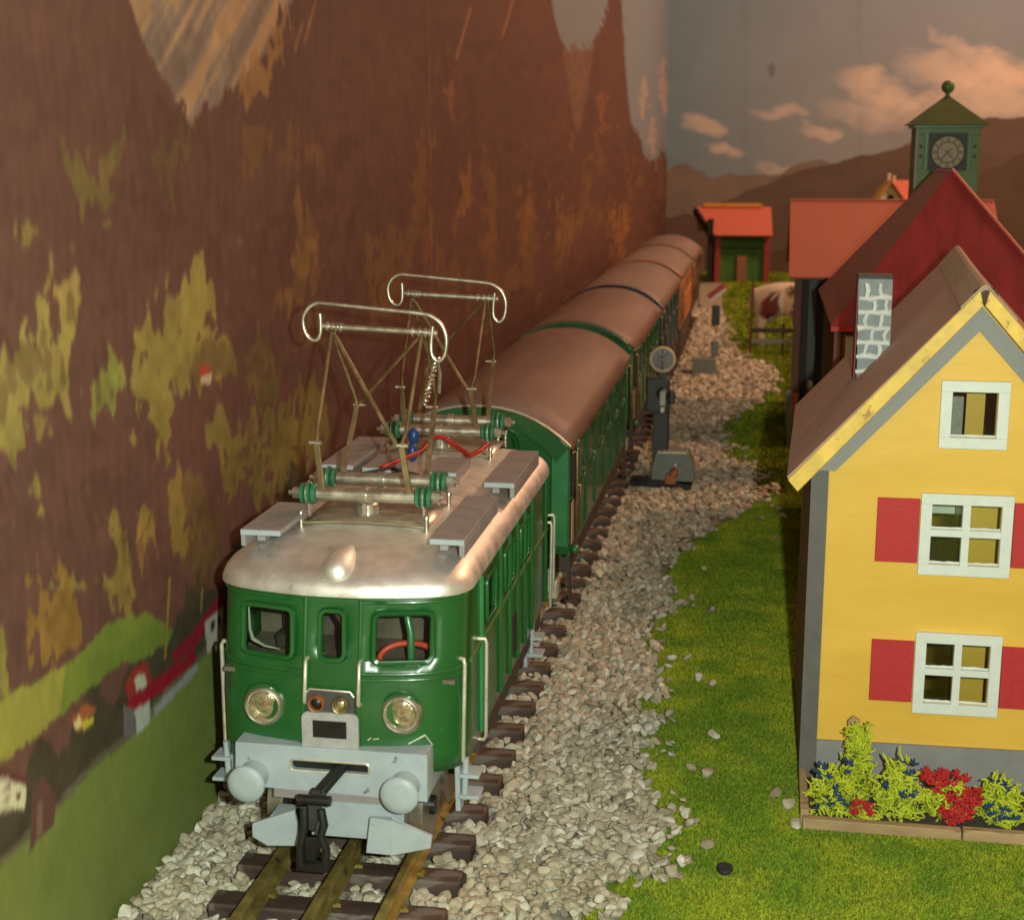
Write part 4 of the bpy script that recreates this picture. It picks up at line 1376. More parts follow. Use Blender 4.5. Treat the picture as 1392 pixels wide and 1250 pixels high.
def carriage(y0, y1, cb, label, group, roofm, detail=True):
    c = thing('passenger_carriage', label, 'carriage', (X0, (y0 + y1) / 2, 10), group)
    arc = roof_arc()
    # body sides with window openings as frames and panes
    for s in (-1, 1):
        x = X0 + s * (HW - .8)
        sidep = part('side_wall', MB().box(*sorted((x, x - s * 1.0)), y0 + 6, y1 - 2, 36, 78), cb, c)
        nwin = 6 if detail else 4
        step = (y1 - y0 - 40) / nwin
        if s > 0:
            for k in range(nwin):
                ya = y0 + 28 + k * step
                fr = part('window', MB().tube([(x + .1, p[0], p[1]) for p in rrect(ya + step * .38, 66, step * .72, 14, 2, 3)], .7, 6, True), cb, c, smooth=60)
                part('pane', MB().box(x - .2, x + .12, ya + step * .03, ya + step * .73, 59.5, 72.5), 'carwindow', fr)
                part('pilaster', MB().box(x, x + .7, ya + step * .84, ya + step * .92, 38, 77), cb, sidep)
            part('belt_strip', MB().box(x, x + .6, y0 + 10, y1 - 4, 56.5, 57.4), cb, sidep)
        part('sill', MB().box(*sorted((x + s * .2, x - s * 3)), y0 + 8, y1 - 6, 31, 36.2), 'underframe', c)
    # front end: recessed wall, corner posts and arch
    end = [(X0 + p[0] * .97, p[1] - .8) for p in arc] + [(X0 + 30.4, 38), (X0 - 30.4, 38)]
    part('end_wall', MB().prism(end, 'y', y0 + 5, y0 + 6), cb, c)
    part('rear_wall', MB().prism(end, 'y', y1 - 2, y1 - 1), cb, c)
    for s in (-1, 1):
        post = [(X0 + s * 31.4, 41.6), (X0 + s * 31.4, 78.2), (X0 + s * 25.4, 81.6), (X0 + s * 25.2, 41.6)]
        part('corner_post', MB().prism(post, 'y', y0 + 1, y0 + 5), 'green_light' if cb == 'green' else cb, c, bevel=.4)
    # arch sheet under the roof rim
    ring = [(X0 + p[0], p[1] - .4) for p in arc] + [(X0 + p[0] * .84, p[1] - 6.5 + 2 * (1 - abs(p[0]) / HW)) for p in reversed(arc)]
    b_ = MB()
    m = len(arc)
    for y in (y0 + .4, y0 + 4.9):
        for p in arc:
            b_.v.append((X0 + p[0] * .985, y, p[1] - .5))
        for p in arc:
            b_.v.append((X0 + p[0] * .86, y, p[1] - 5.5))
    for i in range(m - 1):
        b_.f += [(i, i + 1, m + i + 1, m + i), (2 * m + i, 2 * m + i + 1, 3 * m + i + 1, 3 * m + i), (m + i, m + i + 1, 3 * m + i + 1, 3 * m + i), (i, i + 1, 2 * m + i + 1, 2 * m + i)]
    part('end_arch', b_, cb, c, smooth=40)
    # roof
    b_ = MB()
    ysr = np.linspace(y0, y1, 9)
    for y in ysr:
        for p in arc:
            b_.v.append((X0 + p[0] * 1.012, y, p[1] + .4))
    for k in range(len(ysr) - 1):
        for i in range(m - 1):
            b_.f.append((k * m + i, k * m + i + 1, (k + 1) * m + i + 1, (k + 1) * m + i))
    rf = part('roof', b_, roofm, c, smooth=60, solid=.8)
    part('roof_rim', MB().tube([(X0 + p[0] * 1.012, y0 - .1, p[1] + .2) for p in arc], .55 if detail else .7, 6), 'wirewhite' if detail else 'green_light' if cb == 'green' else cb, rf, smooth=60)
    # green rim band at the front edge, slightly proud
    b_ = MB()
    for y in (y0 - 1.2, y0 + 3.5):
        for p in arc:
            b_.v.append((X0 + p[0] * 1.018, y, p[1] + .75))
    for i in range(m - 1):
        b_.f.append((i, i + 1, m + i + 1, m + i))
    if not detail or y0 > 600:
        part('rim_band', b_, cb, rf, smooth=60, solid=.5)
    part('gutter', MB().box(X0 + HW * 1.0, X0 + HW * 1.02 + .8, y0 + 1, y1 - 1, 76.6, 77.6), 'carbrown', rf)
    # gangway
    gw = [(X0 + p[0], p[1]) for p in rrect(0, 60, 24, 44, 5, 4)]
    for k in range(3):
        part('gangway_fold', MB().tube([(p[0] + (p[0] - X0) * (.06 * k), y0 + 4 - 1.4 * k, p[1]) for p in gw], .9, 6, True), 'black' if k % 2 else cb, c, smooth=60)
    # bogies
    for yb in (y0 + 42, y1 - 42):
        bg_ = part('bogie', MB().box(X0 - 21, X0 - 18.4, yb - 22, yb + 22, 17, 25).box(X0 + 18.4, X0 + 21, yb - 22, yb + 22, 17, 25).box(X0 - 18, X0 + 18, yb - 4, yb + 4, 19, 30), 'underframe', c)
        for yw in (yb - 14, yb + 14):
            for s in (-1, 1):
                part('wheel', MB().lathe([(0, 1.6 * s), (7.6, 1.6 * s), (7.6, -.8 * s), (9, -1 * s), (9, -1.8 * s), (0, -1.8 * s)], (X0 + s * 16.6, yw, 17.6), 'x', 20), 'wheelsteel', bg_, smooth=40)
            part('axle_box', MB().box(X0 + 21, X0 + 24.4, yw - 3, yw + 3, 15, 22).box(X0 + 21, X0 + 23.4, yw - 4.5, yw - 3.6, 18, 27), 'wirewhite', bg_, bevel=.3)
    # steps, rails and knobs on the visible side
    for ya in (y0 + 9, y1 - 9):
        part('handrail', MB().tube([(X0 + HW, ya, 74), (X0 + HW + 1.6, ya, 74), (X0 + HW + 1.6, ya, 42), (X0 + HW, ya, 42)], .5, 6), 'brasswire', c, smooth=60)
        part('handrail', MB().tube([(X0 + HW, ya + 10, 60), (X0 + HW + 1.6, ya + 10, 60), (X0 + HW + 1.6, ya + 10, 44), (X0 + HW, ya + 10, 44)], .45, 6), 'brasswire', c, smooth=60)
        part('step_hanger', MB().bar((X0 + HW - 2, ya + 4, 36), (X0 + HW - 1, ya + 4, 20), .9, 5, (0, 1, 0)).box(X0 + HW - 2.4, X0 + HW + 2.0, ya, ya + 9, 19, 20), 'underframe', c)
    if detail:
        for z in (76.2, 37.6):
            part('corner_knob', MB().ell((X0 + HW + .6, y0 + 14, z), (1.6, 2.2, 1.6)), 'green_light', c, smooth=80)
        part('door', MB().box(X0 + HW - .7, X0 + HW - .2, y0 + 13, y0 + 24, 38, 76), 'dark', c)
        part('notice_plate', MB().box(X0 + HW - .2, X0 + HW + .2, y0 + 7.5, y0 + 12.5, 41, 56), 'cream_plate', c)
    return c


G = 'carriages coupled behind the locomotive'
carriage(490, 716, 'green', 'green passenger carriage with brown roof coupled directly behind the locomotive', G, 'carroof')
carriage(738, 930, 'green', 'second green passenger carriage, between the first green and the blue one', G, 'carroof')
carriage(943, 1150, 'carblue', 'dark blue passenger carriage with brown roof in mid train', G, 'carroof_light', False)
carriage(1164, 1345, 'carorange', 'carriage with orange sides behind the dark blue one', G, 'carroof_light', False)
carriage(1353, 1516, 'carbrown', 'last carriage of the train, brown, by the far shed', G, 'carroof', False)
# coupling spring and buffer between locomotive and first carriage
c1 = [o for o in bpy.data.objects if o.name == 'passenger_carriage'][0]
part('buffer', MB().lathe([(3.8, 0), (3.8, 1.2), (1.5, 1.6), (1.5, 14)], (X0 + 18.2, 466, 34), 'y', 18), 'wheelsteel', c1, smooth=40)
hel = [(X0 + 24.5 + 2.6 * math.cos(a), 452 + 2.6 * math.sin(a), 22 + 6.5 * a / 37.7) for a in np.linspace(0, 37.7, 110)]
part('suspension_spring', MB().tube(hel, .6, 5), 'nickel', loco, smooth=60)
part('spring_seat', MB().box(X0 + 20.5, X0 + 28, 448, 456, 20, 22).box(X0 + 20.5, X0 + 28, 448, 456, 28.6, 32), 'platelight', loco)

# ================================================================== YELLOW HOUSE
HY = 403.4
house = thing('yellow_house', 'yellow wooden house model with red shutters and brown card roof', 'house', (56.5, 445, 0))
xl, xr, xm = 15.0, 98.0, 56.6


def wall_z(x):
    return 90.5 + (136 - 90.5) * (1 - abs(x - xm) / (xm - xl)) if False else np.interp(abs(x - xm), [0, xm - xl], [138, 92.5])


def rect(x0, x1, z0, z1):
    return [(x0, z0), (x1, z0), (x1, z1), (x0, z1)]


WINS = [(47.8, 65.6, 98.6, 117.0, False), (44.3, 68.6, 63.1, 86.0, True), (45.0, 68.1, 22.9, 46.5, True)]
holes = [rect(a + 3, c - 3, z0 + 3, z1 - 3) for a, c, z0, z1, _ in WINS]
fw = part('front_wall', holed_plate([(xl, 0), (xr, 0), (xr, 92), (xm, 138), (xl, 92)], holes, HY), 'yellow', house, smooth=0, solid=2.0)
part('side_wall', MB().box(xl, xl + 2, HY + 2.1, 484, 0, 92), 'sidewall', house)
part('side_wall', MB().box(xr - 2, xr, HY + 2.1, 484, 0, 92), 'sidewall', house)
part('back_wall', MB().prism([(xl, 0), (xr, 0), (xr, 92), (xm, 138), (xl, 92)], 'y', 484.1, 486), 'yellow', house)
part('upper_floor', MB().box(xl + 2.2, xr - 2.2, HY + 3, 484, 52, 54), 'sidewall', house)
part('attic_floor', MB().box(xl + 2.2, xr - 2.2, HY + 3, 484, 91, 93), 'sidewall', house)
part('partition', MB().box(57, 59, HY + 14, 484, 0, 51).box(57, 59, HY + 14, 484, 54.5, 90), 'yellow', house)
part('inner_panel', MB().box(59.2, 72, HY + 22, HY + 24, 0, 51), 'yellow', house)
part('inner_panel', MB().box(59.2, 70, HY + 18, HY + 20, 54.5, 90), 'yellow', house)
part('inner_panel', MB().box(40, 56.8, HY + 30, HY + 31, 36, 51), 'platelight', house)
part('inner_panel', MB().box(40, 56.8, HY + 26, HY + 27, 74, 90), 'white', house)
part('inner_panel', MB().box(44, 56, HY + 16, HY + 17, 93.5, 110), 'platelight', house)
part('inner_panel', MB().box(57, 62, HY + 18, HY + 19, 93.5, 130), 'yellow', house)
# plinth, corner boards, rake boards
part('plinth', MB().prism([(xl + 4.5, 0), (xr, 0), (xr, 13.6), (xl + 4.5, 12.8)], 'y', HY - 1.1, HY - .02), 'housegrey', house)
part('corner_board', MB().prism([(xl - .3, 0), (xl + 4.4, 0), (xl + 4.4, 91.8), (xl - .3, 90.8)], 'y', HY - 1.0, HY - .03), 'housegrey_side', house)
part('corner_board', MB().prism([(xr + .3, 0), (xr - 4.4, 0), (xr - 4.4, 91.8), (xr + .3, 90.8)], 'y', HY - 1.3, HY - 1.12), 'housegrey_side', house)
for s in (-1, 1):
    sx = (xm - xl + .3)
    top0 = (xm, 137.2)
    e0 = (xm + s * 41.6, 91.4)
    poly = [top0, e0, (xm + s * 35.5, 91.4), (xm, 130.4)]
    part('rake_board', MB().prism(poly, 'y', HY - 1.7, HY - .04), 'housegrey', house)
    # yellow barge board = thick front edge of the roof sheet
    e1, e2 = (xm + s * 48.4, 89.6), (xm + s * 45.6, 86.3)
    a1, a2 = (xm + s * 1.2, 141.6), (xm + s * .2, 137.6)
    part('barge_board', MB().prism([a1, e1, e2, a2], 'y', 396.6, 399.4), 'yellowbright', house, bevel=.25)
    # roof sheet
    tq = .35
    dxb, dzb, yb_ = 3.6, 4.0, 489.0
    quad = [(xm, 397.2, 142.6 + tq), (xm + dxb, yb_, 142.6 + tq + dzb), (xm + s * 48.6 + dxb, yb_, 89.9 + dzb + tq), (xm + s * 48.6, 397.2, 89.9 + tq)]
    if s > 0:
        quad = quad[::-1]
    part('roof_sheet', MB().slab(quad, .9), 'cardroof', house, smooth=0)
# folded ridge cap
cap = MB()
prof = [(-6.0, -6.25), (-3.2, -3.2), (-.9, -.75), (0, -.2), (1.2, -.9), (3.6, -3.6), (8.6, -9.1)]
for y, dx, dz in ((397.0, 0, 0), (443, 1.6, 1.9), (489.6, 3.7, 4.2)):
    for p in prof:
        cap.v.append((xm + dx + p[0] * (1 if y < 420 else .9), y, 143.35 + dz + p[1]))
for k in range(2):
    for i in range(6):
        cap.f.append((k * 7 + i, k * 7 + i + 1, k * 7 + i + 8, k * 7 + i + 7))
part('ridge_cap', cap, 'cardroof_cap', house, smooth=0, solid=.4)
part('ridge_filler', MB().ell((xm + .3, 398.2, 140.4), (3.2, 1.2, 2.2)), 'soil', house, smooth=80)

# windows and shutters
for a, c, z0, z1, cross in WINS:
    wn = part('window', MB().box(a, c, HY - 1.5, HY - .05, z1 - 3, z1), 'white', house, bevel=.15)
    part('frame', MB().box(a + .05, c - .05, HY - 1.45, HY - .05, z0, z0 + 3), 'white', wn, bevel=.15)
    part('frame', MB().box(a + .02, a + 3, HY - 1.4, HY - .05, z0 + 3, z1 - 3), 'white', wn, bevel=.15)
    part('frame', MB().box(c - 3, c - .02, HY - 1.4, HY - .05, z0 + 3, z1 - 3), 'white', wn, bevel=.15)
    if cross:
        mx_, mz = (a + c) / 2, (z0 + z1) / 2 + .4
        part('muntin', MB().box(mx_ - 1, mx_ + 1, HY - 1.1, HY + .8, z0 + 3, z1 - 3), 'white', wn)
        for x0_, x1_ in ((a + 3, mx_ - 1), (mx_ + 1, c - 3)):
            part('muntin', MB().box(x0_, x1_, HY - 1.0, HY + .7, mz - .95, mz + .95), 'white', wn)
        cells = [(a + 3, mx_ - 1, z0 + 3, mz - .95), (mx_ + 1, c - 3, z0 + 3, mz - .95), (a + 3, mx_ - 1, mz + .95, z1 - 3), (mx_ + 1, c - 3, mz + .95, z1 - 3)]
    else:
        cells = [(a + 3, c - 3, z0 + 3, z1 - 3)]
    for (p0, p1, q0, q1) in cells:
        part('pane', MB().box(p0, p1, HY + .9, HY + 1.2, q0, q1), 'glass', wn)
        # rough putty bead along the lower edge
        part('putty', MB().tube([(p0 + (p1 - p0) * t, HY + .5, q0 + .15 + .15 * random.random()) for t in np.linspace(0, 1, 7)], [.25 + .25 * random.random() for _ in range(7)], 5), 'white', wn, smooth=60)
for (x0_, x1_, z0, z1) in ((32.8, 44.1, 66.2, 84.2), (68.8, 80, 66, 84), (33.2, 44.8, 25.8, 43.6), (68.3, 79.6, 25.6, 43.4)):
    part('shutter', MB().box(x0_, x1_, HY - 1.0, HY - .05, z0, z1), 'shutter', house, bevel=.12)
# chimney
chx0, chx1, chy = 27.0, 36.6, 438.0
ch_ = part('chimney', MB().prism([(chx0 + .9, 108), (chx1 + .3, 116), (chx1, 140.6), (chx0, 140.8)], 'y', chy, chy + 9), 'chimgrey', house, smooth=0)
part('chimney_side', MB().box(chx0 + .05 - .25, chx0 + .2, chy + .3, chy + 8.8, 111, 140), 'chimred', ch_)
zrow = [113.6, 118.0, 122.2, 126.4, 130.8, 135.2]
for k, z in enumerate(zrow):
    xa = chx0 + .3 + max(0, 116 - z) * .0
    pts = [(xa + (chx1 - xa - .1) * t, chy - .25, z + random.uniform(-.35, .35)) for t in np.linspace(0, 1, 6)]
    if k == 0:
        pts = [p for p in pts if p[0] < 32.5]
    part('mortar_joint', MB().tube(pts, [random.uniform(.65, 1.15) for _ in pts], 6), 'mortar', ch_, smooth=60)
    for x in ((29.6, 33.8) if k % 2 else (31.6, 35.4)):
        if k == 0 and x > 30:
            continue
        part('mortar_joint', MB().tube([(x + random.uniform(-.3, .3), chy - .25, z), (x + random.uniform(-.6, .6), chy - .25, z + 2.2), (x + random.uniform(-.9, .9), chy - .25, z + 4.3)], [random.uniform(.4, .9), random.uniform(.6, 1.0), random.uniform(.4, .9)], 6), 'mortar', ch_, smooth=60)
part('chimney_top', MB().box(chx0 - .2, chx1 + .2, chy - .2, chy + 9.2, 140.6, 141.6), 'platedark', ch_, bevel=.3)

# ================================================================== FLOWER BED
bed = thing('flower_bed', 'low timber-edged flower bed along the yellow house', 'flower bed', (50, 387, 0))
part('soil', MB().box(17, 98, 373.6, 402, 0, 1.6), 'soil', bed)
for x0_, x1_, zz in ((15.2, 56.0, 0), (56.4, 98, .2)):
    part('board', MB().prism([(x0_, .2), (x1_, .2 + zz), (x1_, 3.1 + zz), (x0_, 3.4)], 'y', 370.8, 373.4), 'plankwood', bed, bevel=.25)
part('board', MB().box(14.6, 16.8, 373.6, 401, .2, 4.6), 'plankwood', bed, bevel=.25)
stake = part('stake', MB().prism([(27.2, 0), (30.4, 0), (30.6, 22), (28.8, 23), (27.4, 21.6)], 'y', 396, 397.4), 'plankwood', None, bevel=.2)
tag(stake, 'thin wooden stake behind the tall yellow-green bush', 'stake')


def strands(cx, cy, rx, ry, h, n, ln, r, z0=1.5, shape='dome'):
    m = MB()
    for i in range(n):
        a = random.uniform(0, 6.283)
        rho = math.sqrt(random.random())
        zf = random.random()
        tap = 1.0 if shape == 'dome' else (1.1 - .6 * zf)
        zmax = h * (math.sqrt(max(0, 1 - .8 * rho * rho)) if shape == 'dome' else 1)
        p = Vector((cx + rx * rho * math.cos(a) * tap, cy + ry * rho * math.sin(a) * tap, z0 + zf * zmax))
        d = Vector((random.uniform(-1, 1), random.uniform(-1, .6), random.uniform(-.2, 1.3))).normalized()
        pts = [p.copy()]
        L = ln * random.uniform(.6, 1.3)
        for k in range(4):
            d = (d + Vector((random.uniform(-1.2, 1.2), random.uniform(-1.2, 1.2), random.uniform(-1.0, 1.1)))).normalized()
            p = p + d * L / 4
            pts.append(p.copy())
        m.tube(pts, [r, r * 1.05, r, r * .8, r * .5], 5)
        if random.random() < .6:
            q = pts[2]
            d2 = (d + Vector((random.uniform(-1.2, 1.2), random.uniform(-1, 1), random.uniform(-.3, 1)))).normalized()
            m.tube([q, q + d2 * L * .25, q + d2 * L * .45 + Vector((0, 0, .3))], [r * .9, r * .8, r * .4], 5)
    return m


def tufts(cx, cy, rx, ry, z0, z1, n, size):
    """clusters of small blunt petals"""
    m = MB()
    for i in range(n):
        a = random.uniform(0, 6.283)
        rho = math.sqrt(random.random())
        c = Vector((cx + rx * rho * math.cos(a), cy + ry * rho * math.sin(a), random.uniform(z0, z1)))
        for k in range(6):
            d = Vector((random.uniform(-1, 1), random.uniform(-1, .5), random.uniform(-.3, 1))).normalized()
            m.tube([c, c + d * size * .6, c + d * size + Vector((random.uniform(-.3, .3), 0, .2))], [size * .22, size * .25, size * .12], 5)
    return m


def bush(label, cx, cy, rx, ry, h, n, red=None, blue=None, shape='dome', ln=3.6, r=.33, leafm='leaf'):
    t = thing('flowering_bush', label, 'bush', (cx, cy, 1.6), 'lichen bushes in the flower bed')
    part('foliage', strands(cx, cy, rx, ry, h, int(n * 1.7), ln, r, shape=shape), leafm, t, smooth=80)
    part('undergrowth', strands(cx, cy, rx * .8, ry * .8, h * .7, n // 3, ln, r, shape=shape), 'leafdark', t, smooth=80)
    for spec, mm in ((red, 'flowerred'), (blue, 'flowerblue')):
        for q in spec or ():
            part('blossom', tufts(*q), mm, t, smooth=80)
    return t


yb0 = 382.0


def bx(u_, v_, y=yb0):
    p = at(u_, v_, 1, y)
    return p[0], p[2]


bush('yellow-green bush with dark blue flowers at the corner of the flower bed', 23.4, 381, 6.2, 5, 13, 130,
     blue=[(20, 380, 2, 3, 10, 14.5, 7, 1.4), (24, 378, 2.6, 3, 5, 10, 9, 1.4), (27, 381, 1.5, 2, 12, 16, 4, 1.3), (21, 377, 3, 2, 4, 6, 4, 1.2)])
bush('tall plain yellow-green bush against the wooden stake', 30.2, 390, 5.2, 3.4, 20, 150, shape='cone')
bush('small red-flowered clump at the front edge under the tall bush', 31.0, 376.5, 3.6, 2, 4.5, 30,
     red=[(30.4, 376, 3.0, 1.6, 3, 7.0, 17, 1.5)])
bush('yellow-green bush with blue tips between the stake and the red flowers', 40.5, 382, 6.0, 5, 15.5, 190,
     blue=[(41, 381, 3.5, 3, 12, 17, 9, 1.3), (43, 378, 2, 2, 8, 11, 6, 1.3), (38, 378, 3, 2, 9, 13, 4, 1.2)])
bush('bush covered with bright red flowers in front of the grey plinth', 54.0, 382, 6.5, 4.5, 10, 80,
     red=[(50, 384, 4.2, 3, 9, 13.5, 28, 1.7), (57, 380, 4.0, 3, 4, 10, 36, 1.8), (57, 383, 2.4, 2, 10, 13, 10, 1.6), (55, 377, 3.5, 2, 2.5, 6, 20, 1.7)])
bush('yellow-green bush with blue flowers right of the red flowers', 66.5, 382, 5.2, 4.5, 12.5, 140,
     blue=[(66, 381, 2.6, 2, 10, 13.6, 8, 1.4), (63.5, 378, 1.5, 1.5, 5, 8, 4, 1.3), (68, 376.5, 3, 1.5, 3, 7, 7, 1.3)])
bush('red and green clump at the picture edge of the flower bed', 77, 380, 4.5, 4, 7, 60, red=[(76, 378, 3.5, 2.5, 3, 6, 12, 1.5)])

# ================================================================== RED HIPPED BUILDING
rb = thing('red_roofed_house', 'house with steep red hipped roof behind the yellow house', 'house', (74.5, 662, 0))
ax0, ax1, ay0, ay1, ze, zr = 26.5, 122.5, 588, 740, 109.5, 168.5
A, B_, Cc, D = (ax0, ay0, ze), (ax1, ay0, ze), (ax1, ay1, ze), (ax0, ay1, ze)
R1, R2 = (74.5, 638, zr), (74.5, 692, zr)
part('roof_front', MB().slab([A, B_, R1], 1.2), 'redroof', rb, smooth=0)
part('roof_side', MB().slab([D, A, R1, R2], 1.2), 'redroof_warmlit', rb, smooth=0)
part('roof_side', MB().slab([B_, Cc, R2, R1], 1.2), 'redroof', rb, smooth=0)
part('roof_back', MB().slab([Cc, D, R2], 1.2), 'redroof_warmlit', rb, smooth=0)
part('hip_lit_edge', MB().bar((ax1 + .2, ay0, ze + .3), (74.7, 638, zr + .5), .9, .9), 'brightorange', rb)  # bright bar: lamplight on the hip's right edge, painted as colour
part('eave_edge', MB().box(ax0, ax1, ay0 - .8, ay0 - .1, ze - 2.2, ze - .2), 'shutter', rb)
part('wall', MB().box(ax0 + 3, ax1 - 3, ay0 + 4, ay1 - 4, 0, ze - 1.2), 'stationwall_shaded', rb)
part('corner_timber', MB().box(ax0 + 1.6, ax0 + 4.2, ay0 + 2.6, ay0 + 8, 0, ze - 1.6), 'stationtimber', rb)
for k, x in enumerate((32.5, 62, 92)):
    wn = part('window', MB().box(x - 1.2, x + 12.4, ay0 + 3.0, ay0 + 3.9, 60, 106), 'stationtimber', rb)
    part('pane', MB().box(x, x + 3.2, ay0 + 2.6, ay0 + 3.05, 62, 105), 'paleglass', wn)
    part('pane', MB().box(x + 4.4, x + 11, ay0 + 2.7, ay0 + 3.05, 62, 101), 'carwindow', wn)

# ================================================================== STATION WITH ORANGE ROOF
stn = thing('station_building', 'long station building with plain orange roof behind the red-roofed house', 'building', (75, 945, 0))
sx0, sx1 = 14.5, 138.0
ev, rg, ev2 = 884, 955, 1026
part('roof_front', MB().slab([(sx0, ev, 103.2), (sx1, ev, 103.2), (sx1, rg, 145.2), (sx0, rg, 145.2)], 1.6), 'orangeroof', stn, smooth=0)
part('roof_back', MB().slab([(sx0, rg, 145.2), (sx1, rg, 145.2), (sx1, ev2, 103.2), (sx0, ev2, 103.2)], 1.6), 'orangeroof', stn, smooth=0)
part('ridge', MB().tube([(sx0, rg, 145.3), (sx1, rg, 145.3)], .9, 8), 'orangeroof', stn, smooth=60)
part('wall', MB().prism([(905, 0), (1006, 0), (1006, 112), (955, 141), (905, 112)], 'x', sx0 + 9, sx1 - 6), 'stationwall_shaded', stn)
for x0_, x1_, m_ in ((18.2, 22.6, 'stationtimber'), (27.0, 31.5, 'stationblue'), (39.5, 43.5, 'stationtimber'), (60, 64, 'stationtimber')):
    part('post', MB().box(x0_, x1_, 902, 906 - .2, 0, 105), m_, stn)
part('door', MB().box(31.8, 39.2, 903.4, 904.8, 0, 92), 'dark', stn)
part('platform', MB().box(15.5, sx1, 893, 905, 0, 6), 'stationwall_shaded', stn)
part('lantern', MB().lathe([(0, 4), (1.6, 3), (1.9, 0), (1.0, -2), (0, -2.4)], (29.5, 899.5, 36), 'z', 10), 'paleglass', stn, smooth=60)

# signboard post in front of the station
sp = thing('notice_post', 'short grey post with small orange board beside the station', 'post', (17.5, 930 - 45, 0))
part('post', MB().bar((18.4, 884, 0), (16.8, 884, 36), 3.2, 2.0, (0, 1, 0)), 'siggrey', sp, bevel=.3)
part('board', MB().box(18.6, 22.4, 885.5, 886.5, 18, 34), 'brightorange', sp, bevel=.2)

# ================================================================== CLOCK TOWER
tw = thing('clock_tower', 'green clock tower with pyramid roof and ball finial', 'tower', (91, 816, 0))
tx0, tx1, ty0, ty1 = 75.0, 106.6, 800, 831
part('shaft', MB().box(tx0, tx1, ty0, ty1, 0, 189), 'green_dull', tw, bevel=.4)
part('edge_trim', MB().box(tx0 - .35, tx0 + .5, ty0 - .35, ty0 + .4, 120, 188), 'siggrey', tw)
part('cornice', MB().box(tx0 - 1.6, tx1 + 1.6, ty0 - 1.6, ty1 + 1.6, 187.4, 188.9), 'green_light', tw, bevel=.3)
apx = (90.8, 815.5, 204.6)
q = [(tx0 - 4, ty0 - 4, 188.9), (tx1 + 4, ty0 - 4, 188.9), (tx1 + 4, ty1 + 4, 188.9), (tx0 - 4, ty1 + 4, 188.9)]
part('roof', MB().add(q + [apx], [(0, 1, 4), (1, 2, 4), (2, 3, 4), (3, 0, 4), (3, 2, 1, 0)]), 'towerroof', tw, smooth=0)
part('finial', MB().ell((90.8, 815.5, 208.4), (3.4, 3.4, 3.4)).lathe([(1.4, -6), (1.0, -2)], (90.8, 815.5, 208.4), 'z', 10), 'green_dull', tw, smooth=80)
cf = part('clock_frame', MB().box(81.2, 100.4, ty0 - .6, ty0 - .05, 166, 185), 'clockframe', tw)
part('clock_face', MB().lathe([(8.3, -.1), (8.3, -.8), (0, -.8)], (90.8, ty0 - .3, 175.2), 'y', 32), 'clockface', cf, smooth=40)
part('clock_ring', MB().tube([(90.8 + 5.2 * math.cos(a), ty0 - 1.15, 175.2 + 5.2 * math.sin(a)) for a in np.linspace(0, 6.283, 33)[:-1]], .22, 5, True).tube([(90.8 + 8.2 * math.cos(a), ty0 - 1.1, 175.2 + 8.2 * math.sin(a)) for a in np.linspace(0, 6.283, 33)[:-1]], .22, 5, True), 'clockmark', cf, smooth=60)
mk = MB()
for h in range(12):
    a = math.radians(30 * h)
    for off in ((-.35, .35) if h % 3 else (-.6, 0, .6)):
        mk.bar((90.8 + 5.8 * math.sin(a) + off * math.cos(a), ty0 - 1.15, 175.2 + 5.8 * math.cos(a) - off * math.sin(a)), (90.8 + 7.6 * math.sin(a) + off * math.cos(a), ty0 - 1.15, 175.2 + 7.6 * math.cos(a) - off * math.sin(a)), .26, .1, (0, 1, 0))
part('numerals', mk, 'clockmark', cf, smooth=0)
part('clock_hand', MB().bar((87.2, ty0 - 1.3, 171.4), (92.6, ty0 - 1.3, 177.2), .45, .2, (0, 1, 0)), 'clockmark', cf)
part('clock_hand', MB().bar((89.4, ty0 - 1.4, 176.6), (93.6, ty0 - 1.4, 172), .4, .2, (0, 1, 0)), 'clockmark', cf)
for x in (77.3, 104.2):
    pn = part('side_panel', MB().box(x - 1.9, x + 1.9, ty0 - .45, ty0 - .05, 167, 184), 'green_dull', tw, bevel=.25)
    for z in (178.2, 173.2):
        part('rivet', MB().lathe([(.8, -.3), (.8, -.75), (0, -.9)], (x, ty0 - .2, z), 'y', 10), 'clockmark', pn, smooth=40)
for x in (80.0, 101.6):
    part('pilaster', MB().box(x - .5, x + .5, ty0 - .7, ty0 - .05, 166.5, 184.5), 'green_light', tw)

# small far house behind the station
fh = thing('far_house', 'small cream house with bright orange roof far behind the station', 'house', (165, 1960, 0))
part('wall', MB().prism([(137, 0), (172, 0), (172, 108), (154.5, 134), (137, 108)], 'y', 1950, 2020), 'cream', fh)
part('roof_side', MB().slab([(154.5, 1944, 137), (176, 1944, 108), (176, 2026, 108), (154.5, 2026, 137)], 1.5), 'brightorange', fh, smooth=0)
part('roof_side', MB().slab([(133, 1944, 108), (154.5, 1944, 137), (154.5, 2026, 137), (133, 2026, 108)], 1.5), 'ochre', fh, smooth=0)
part('window', MB().lathe([(4, 0), (4, -.8), (0, -.9)], (154.5, 1949.9, 115), 'y', 16), 'dark', fh, smooth=40)
wing = part('wing', MB().box(172.2, 215, 1975, 2015, 0, 112), 'cream', fh)
part('wing_roof', MB().slab([(158, 1968, 110), (218, 1968, 110), (218, 1994, 136), (158, 1994, 136)], 1.5), 'brightorange', fh, smooth=0)
part('chimney', MB().box(152, 156, 1975, 1981, 132, 145).box(158.5, 162, 1976, 1980, 132, 142), 'cream', fh)

